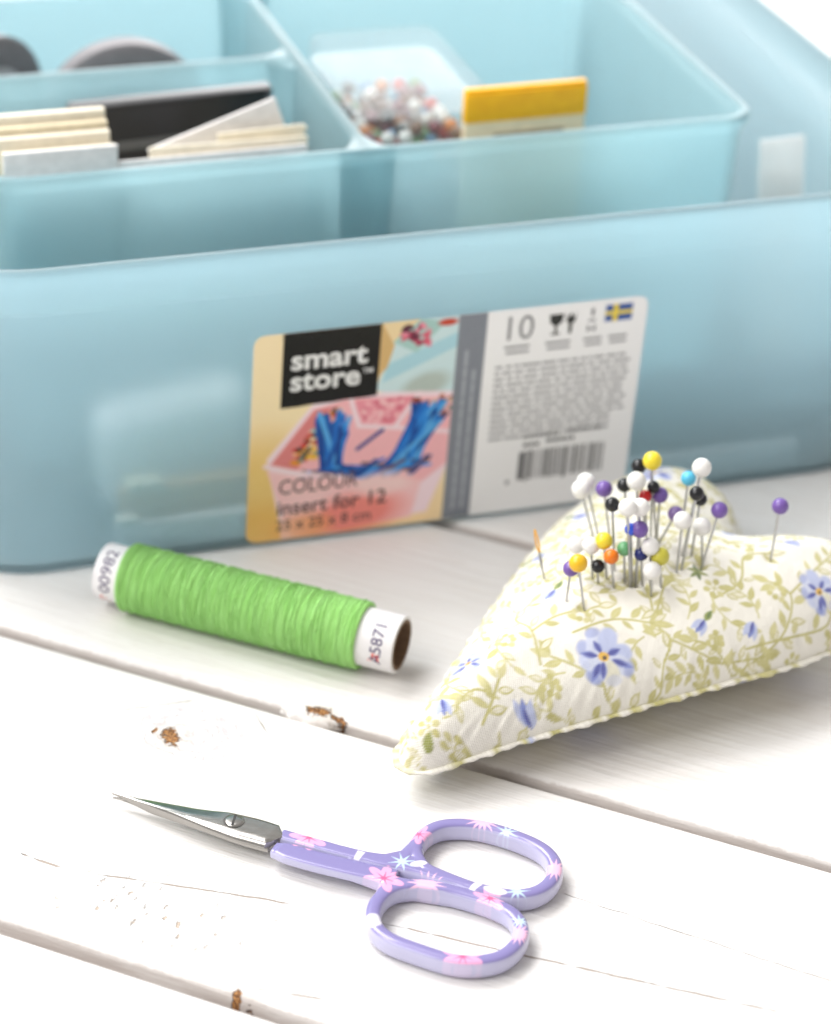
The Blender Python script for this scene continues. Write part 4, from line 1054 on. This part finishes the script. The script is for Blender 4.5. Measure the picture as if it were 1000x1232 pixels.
for i_, (c_, bx_, by_, bz_, hx_, hy_, hz_, r_) in enumerate(PINS):
    hd, bs = Vector((hx_, hy_, hz_)), Vector((bx_, by_, bz_))
    d_ = (bs - hd).normalized(); root = bs + d_ * 9
    o = empty('ball_head_pin', bs); tag(o, special.get(i_, WORD[c_] + ' headed pin in the pincushion cluster'), 'pin', 'ball head pins stuck in the pincushion')
    s_ = link('shaft', shaft_me, None, o)
    L_ = (hd - root).length
    s_.scale = (.29 * MM, .29 * MM, L_ * MM); s_.location = (root - bs) * MM; s_.rotation_euler = (hd - root).to_track_quat('Z', 'Y').to_euler()
    h_ = link('head', heads[c_], None, o); h_.location = (hd - bs) * MM; h_.scale = (r_ * MM * 1.03,) * 3
    h_.rotation_euler = s_.rotation_euler
nb, nh = Vector(NEEDLE[:3]), Vector(NEEDLE[3:])
o = empty('sewing_needle', nb); tag(o, 'sewing needle with golden eye stuck in the side of the pincushion', 'needle')
bm = bmesh.new(); dn = (nh - nb).normalized(); tube(bm, [-dn * 8, dn * 2, (nh - nb) * .55], [.12, .33, .36], 10); bmobj('shaft', bm, PINSTEEL, o)
bm = bmesh.new(); e0 = (nh - nb) * .55; e1 = (nh - nb); sd = Vector((1, 0, 0))
for sg in (-1, 1): tube(bm, [e0 + (e1 - e0) * t + sd * sg * .34 * math.sin(math.pi * t)**.6 for t in (0, .1, .25, .5, .75, .9, 1)], .2, 8)
tube(bm, [e1 - dn * .5, e1 + dn * .25, e1 + dn * .5], [.36, .3, .1], 8); bmobj('eye', bm, plain('gold_plate', (.85, .48, .14), .3, Metallic=.85), o)

# ---------------- scissors ----------------
scis = empty('scissors', (SC_AT[0], SC_AT[1], 0))
tag(scis, 'small scissors with lavender handles printed with pink flowers and white stars', 'scissors')
def sweep(bm, path, hw, z0, z1, closed, seg=32, sq=False):
    """superelliptic section drawn along a flat path"""
    P = np.asarray(path, float); N = len(P); hw = hw if hasattr(hw, '__len__') else [hw] * N
    z0 = z0 if hasattr(z0, '__len__') else [z0] * N; z1 = z1 if hasattr(z1, '__len__') else [z1] * N
    rings = []
    for i in range(N):
        d_ = (P[(i + 1) % N] - P[(i - 1) % N]) if closed else (P[min(i + 1, N - 1)] - P[max(i - 1, 0)])
        d_ /= np.hypot(*d_); nn = np.array([-d_[1], d_[0]])
        zc, hz = (z0[i] + z1[i]) / 2, (z1[i] - z0[i]) / 2
        ring = []
        for k in range(seg):
            t = 2 * math.pi * k / seg; c_, s_ = math.cos(t), math.sin(t)
            tp, bt_ = ((7., 6.) if sq else (3.2, 2.8)), (2.0, 2.0)
            e1, e2 = tp if s_ > 0 else bt_
            a = math.copysign(abs(c_)**(2 / e2), c_) * hw[i]; b = math.copysign(abs(s_)**(2 / e1), s_) * hz
            q_ = P[i] + nn * a; ring.append(bm.verts.new(Vector((q_[0], q_[1], zc + b)) * MM))
        rings.append(ring)
    for i in range(N if closed else N - 1):
        r0, r1 = rings[i], rings[(i + 1) % N]
        for k in range(seg): bm.faces.new((r0[k], r0[(k + 1) % seg], r1[(k + 1) % seg], r1[k]))
    if not closed: bm.faces.new(rings[0][::-1]); bm.faces.new(rings[-1])
def fuse(bm, voxel, smooth):
    bmesh.ops.recalc_face_normals(bm, faces=bm.faces)
    me = bpy.data.meshes.new('tmp'); bm.to_mesh(me); bm.free()
    o = bpy.data.objects.new('tmp', me); sc.collection.objects.link(o)
    m1 = o.modifiers.new('r', 'REMESH'); m1.mode = 'VOXEL'; m1.voxel_size = voxel * MM; m1.use_smooth_shade = True
    m2 = o.modifiers.new('s', 'SMOOTH'); m2.factor = .5; m2.iterations = smooth
    dg = bpy.context.evaluated_depsgraph_get()
    out = bpy.data.meshes.new_from_object(o.evaluated_get(dg))
    bpy.data.objects.remove(o)
    out.polygons.foreach_set('use_smooth', [True] * len(out.polygons))
    return out
Z0, Z1 = .15, 4.8
def lacquer():
    g = NT('printed_lacquer'); c = g.attr('print')
    f = g.noise(g.coord(), 300, 2)
    return g.done(g.pbsdf(c, .34, g.bump(f, .03, .0002), Coat_Weight=.6, Coat_Roughness=.12))
LAQ = lacquer()
PK, PKD, WH, SKY = (250, 178, 220), (232, 96, 150), (250, 246, 250), (205, 232, 248)
def paint_handle(me):
    n_ = len(me.vertices); co = np.empty(n_ * 3); me.vertices.foreach_get('co', co); co = co.reshape(-1, 3) / MM
    nr = np.empty(n_ * 3, np.float32); me.vertices.foreach_get('normal', nr); nz = nr.reshape(-1, 3)[:, 2]
    p = Paint(co[:, :2], (142, 133, 190))
    P_ = PRINT
    def flower(c, r, rot, n_=7):
        p.daisy(c, r, n_, rot, PK); p.star(c, r * .55, r * .12, n_, rot, PKD)
    flower(P_['pinkA'], 4.0, .3); flower(P_['pinkA2'], 4.2, .5); flower(P_['pinkC'], 3.2, .2); flower(P_['pink3'], 3.6, 0); flower(P_['pink4'], 4.0, .4, 8)
    for k_, r in (('spiky', 4.2), ('spiky2', 4.0), ('spiky3', 3.6), ('spiky4', 3.4)): p.star(P_[k_], r, r * .42, 15, .2, (252, 198, 228))
    for k_, r in (('star', 2.9), ('star2', 2.8), ('star3', 2.8), ('star4', 2.4)): p.star(P_[k_], r, r * .26, 8, .2, SKY)
    for c, a, b, rt_ in ((P_['oval'], 2.6, .9, -.25), (P_['white2'], 1.8, .8, .3), (P_['whiteb'], 2.4, 1.0, -.3)): p.ell(c, a, b, rt_, WH)
    for c, l_, wd, rt_ in ((P_['starw'], 2.6, 1.6, 1.2), (P_['white3'], 2.6, 1.6, .9)):
        ca, sa = math.cos(rt_), math.sin(rt_)
        p.poly([(c[0] + ca * x - sa * y, c[1] + sa * x + ca * y) for x, y in ((-l_ / 2, -wd * .35), (l_ / 2, -wd / 2), (l_ / 2, wd / 2), (-l_ / 2, wd * .35))], WH)
    p.ell(P_['white4'], 2.0, 1.9, .3, (244, 240, 250), .6)
    s_ = np.clip((nz - .42) / .36, 0, 1); s_ = (s_ * s_ * (3 - 2 * s_))[:, None]
    # the print was laid on from above: the sides keep the pale ground with only a breath of it
    side = np.tile(np.asarray(alb((212, 210, 240))), (n_, 1)) * .86 + p.c * .14
    setcol(me, p.c * s_ + side * (1 - s_))
for nm, loop, shank in (('A', LOOP_A, None), ('B', LOOP_B, None)):
    bm = bmesh.new()
    path = resample(catmull(loop, 12, True), 150, True)
    for _ in range(6): path = (np.roll(path, 1, 0) + 2 * path + np.roll(path, -1, 0)) / 4
    sweep(bm, path, 1.72, Z0, Z1, True)
    if nm == 'A':
        mid = [((a[0] + b[0]) / 2, (a[1] + b[1]) / 2) for a, b in zip(SH_TOP[:4], SH_SEAM[:4])]
        sp = resample(catmull([(mid[0][0] - .8, mid[0][1] + .2)] + mid[1:] + [(36.3, -9.4)], 10), 40)
        sweep(bm, sp, [1.6] * 26 + list(np.linspace(1.6, 2.6, 14)), [2.0] * 26 + list(np.linspace(2.0, .4, 14)), Z1, False, sq=True)
        sweep(bm, resample(np.array([(24.5, -8.2), (31.5, -10.0), (38, -12.1), (43, -14.0), (47.5, -15.6)]), 20), list(np.linspace(1.7, .9, 20)), Z0, Z1, False)
        sweep(bm, resample(np.array([(31, -9.0), (35.6, -7.0), (37.6, -3.5)]), 12), 2.0, Z0, Z1, False)
        sweep(bm, resample(np.array([(33, -9.4), (38.5, -9.6)]), 8), 2.4, Z0, Z1, False)
    else:
        lo_ = [(8.6, -6.9), (15.4, -9.55), (22.6, -11.75), (29.3, -13.55), (33.5, -14.9)]
        sp = resample(catmull(lo_, 10), 40)
        sweep(bm, sp, list(np.linspace(1.7, 2.5, 6)) + [2.5] * 26 + list(np.linspace(2.5, 2.9, 8)), [2.0] * 26 + list(np.linspace(2.0, .4, 14)), [Z1 - .25] * 2 + [Z1] * 38, False, sq=True)
        sweep(bm, resample(np.array([(33.2, -15.4), (36, -16.0), (40, -16.8), (46, -17.9)]), 20), list(np.linspace(1.6, .9, 20)), Z0, Z1, False)
        sweep(bm, resample(np.array([(32.6, -15.2), (31.9, -17.8), (30.9, -21)]), 12), list(np.linspace(1.5, 1.72, 12)), Z0, Z1, False)
        sweep(bm, resample(np.array([(34, -15.9), (36.5, -16.6)]), 6), 1.9, Z0, Z1, False)
    me = fuse(bm, .2, 8); paint_handle(me)
    h = link('handle', me, LAQ, scis)
    h['label'] = 'lavender finger loop joined to the upper blade' if nm == 'A' else 'lavender finger loop joined to the lower blade'
# blades
def blade(name, Uc, Fc, Lc, zt, thick, n_=46, end=None, drop=.45):
    Uc, Fc, Lc = (resample(catmull(c, 14), n_) for c in (Uc, Fc, Lc))
    zc = np.interp(np.linspace(0, 1, n_), np.linspace(0, 1, len(zt)), zt)
    V = []
    for i in range(n_):
        t = i / (n_ - 1); k = np.clip((.72 - t) / .14, 0, 1); k = k * k * (3 - 2 * k)        # the ground hollow ends before the screw
        u_, f_, l_ = Uc[i], Fc[i], Lc[i]; z = zc[i]
        low = drop * k * min(1, t * 5 + .25)
        sec = [(u_, z - thick * min(1, t * 3 + .35)), (u_, z - low - .12)]
        for a in (.12, .3, .5, .7, .88): sec.append((u_ + (f_ - u_) * a, z - low * (1 - a)))
        sec.append((f_, z))
        for a in (.25, .5, .72): sec.append((f_ + (l_ - f_) * a, z - .10 * a))
        sec.append((f_ + (l_ - f_) * .86, z - .28)); sec.append((f_ + (l_ - f_) * .97, z - .75 * min(1, t * 3 + .4)))
        sec.append((l_, z - thick * min(1, t * 3 + .35)))
        V.append([(p[0], p[1], zz) for p, zz in sec])
    if end:                                     # blunt nose of the bolster
        a0, a1 = np.array(end[0]), np.array(end[1]); last = V[-1]; u0, l0 = np.array(last[1][:2]), np.array(last[-1][:2]); ax_ = l0 - u0
        V.append([(*(a0 + (a1 - a0) * np.clip(((np.array(p[:2]) - u0) @ ax_) / (ax_ @ ax_), 0, 1)), p[2] - .25) for p in last])
        n_ += 1
    V = np.array(V); m_ = V.shape[1]
    bm = bmesh.new(); vv = [[bm.verts.new(Vector(p) * MM) for p in r] for r in V]
    for i in range(n_ - 1):
        for j in range(m_): bm.faces.new((vv[i][j], vv[i + 1][j], vv[i + 1][(j + 1) % m_], vv[i][(j + 1) % m_]))
    bm.faces.new(vv[0]); bm.faces.new(vv[-1][::-1])
    o = bmobj(name, bm, STEEL, scis); autosmooth(o, 34); return o
BUE = BL_U
BF = [(u_[0] + (l_[0] - u_[0]) * f_, u_[1] + (l_[1] - u_[1]) * f_) for u_, l_, f_ in zip(BUE, BL_L, (.6, .62, .62, .58, .46, .34, .34, .34))]
zt = [3.4, 3.6, 4.1, 4.6, 4.9, 5.0, 5.0, 5.0]
b1 = blade('blade', BL_U, BF, BL_L, zt, 1.3, end=(BL_END[1], (BL_END[2][0] + .2, BL_END[2][1] + .6))); b1['label'] = 'upper polished steel blade holding the screw'
sh_ = lambda c, dx, dy: [(x + dx, y + dy) for x, y in c]
b2 = blade('blade', sh_(BL_U[:7], .3, -.3) + [(10.2, -2.4)], [((u_[0] + l_[0]) / 2, (u_[1] + l_[1]) / 2) for u_, l_ in zip(BL_U, [BL2_L[0]] + BL2_L)], BL2_L, [2.3, 2.5, 2.9, 3.2, 3.5, 3.55, 3.55, 3.55], 1.5); b2['label'] = 'lower blade showing as a thin edge'
bm = bmesh.new()
prof_ = [(0, 4.4), (1.95, 4.4), (1.95, 5.1), (1.82, 5.24), (1.5, 5.32), (.8, 5.38), (0, 5.4)]
n_ = 40
rg = [[bm.verts.new(Vector((r * math.cos(t), r * math.sin(t), z)) * MM) for r, z in prof_[1:-1]] for t in (2 * math.pi * k / n_ for k in range(n_))]
cT = bm.verts.new((0, 0, prof_[-1][1] * MM))
for k in range(n_):
    a, b = rg[k], rg[(k + 1) % n_]
    for j in range(len(a) - 1): bm.faces.new((a[j], b[j], b[j + 1], a[j + 1]))
    bm.faces.new((a[-1], b[-1], cT))
scr = bmobj('screw', bm, STEEL, scis); autosmooth(scr, 40)
boxobj('slot', (0, 0, 5.31), (.5, 3.5, .24), plain('dark_slot', (.03, .028, .026), .6), scr, Matrix.Rotation(R(-8), 3, 'Z'))
bm = bmesh.new(); bmesh.ops.create_cone(bm, cap_ends=True, segments=40, radius1=2.2 * MM, radius2=2.2 * MM, depth=.1 * MM, matrix=Matrix.Translation((0, 0, 5.02 * MM)))
bmobj('screw_recess', bm, plain('dark_recess', (.06, .055, .05), .5), scr, False)
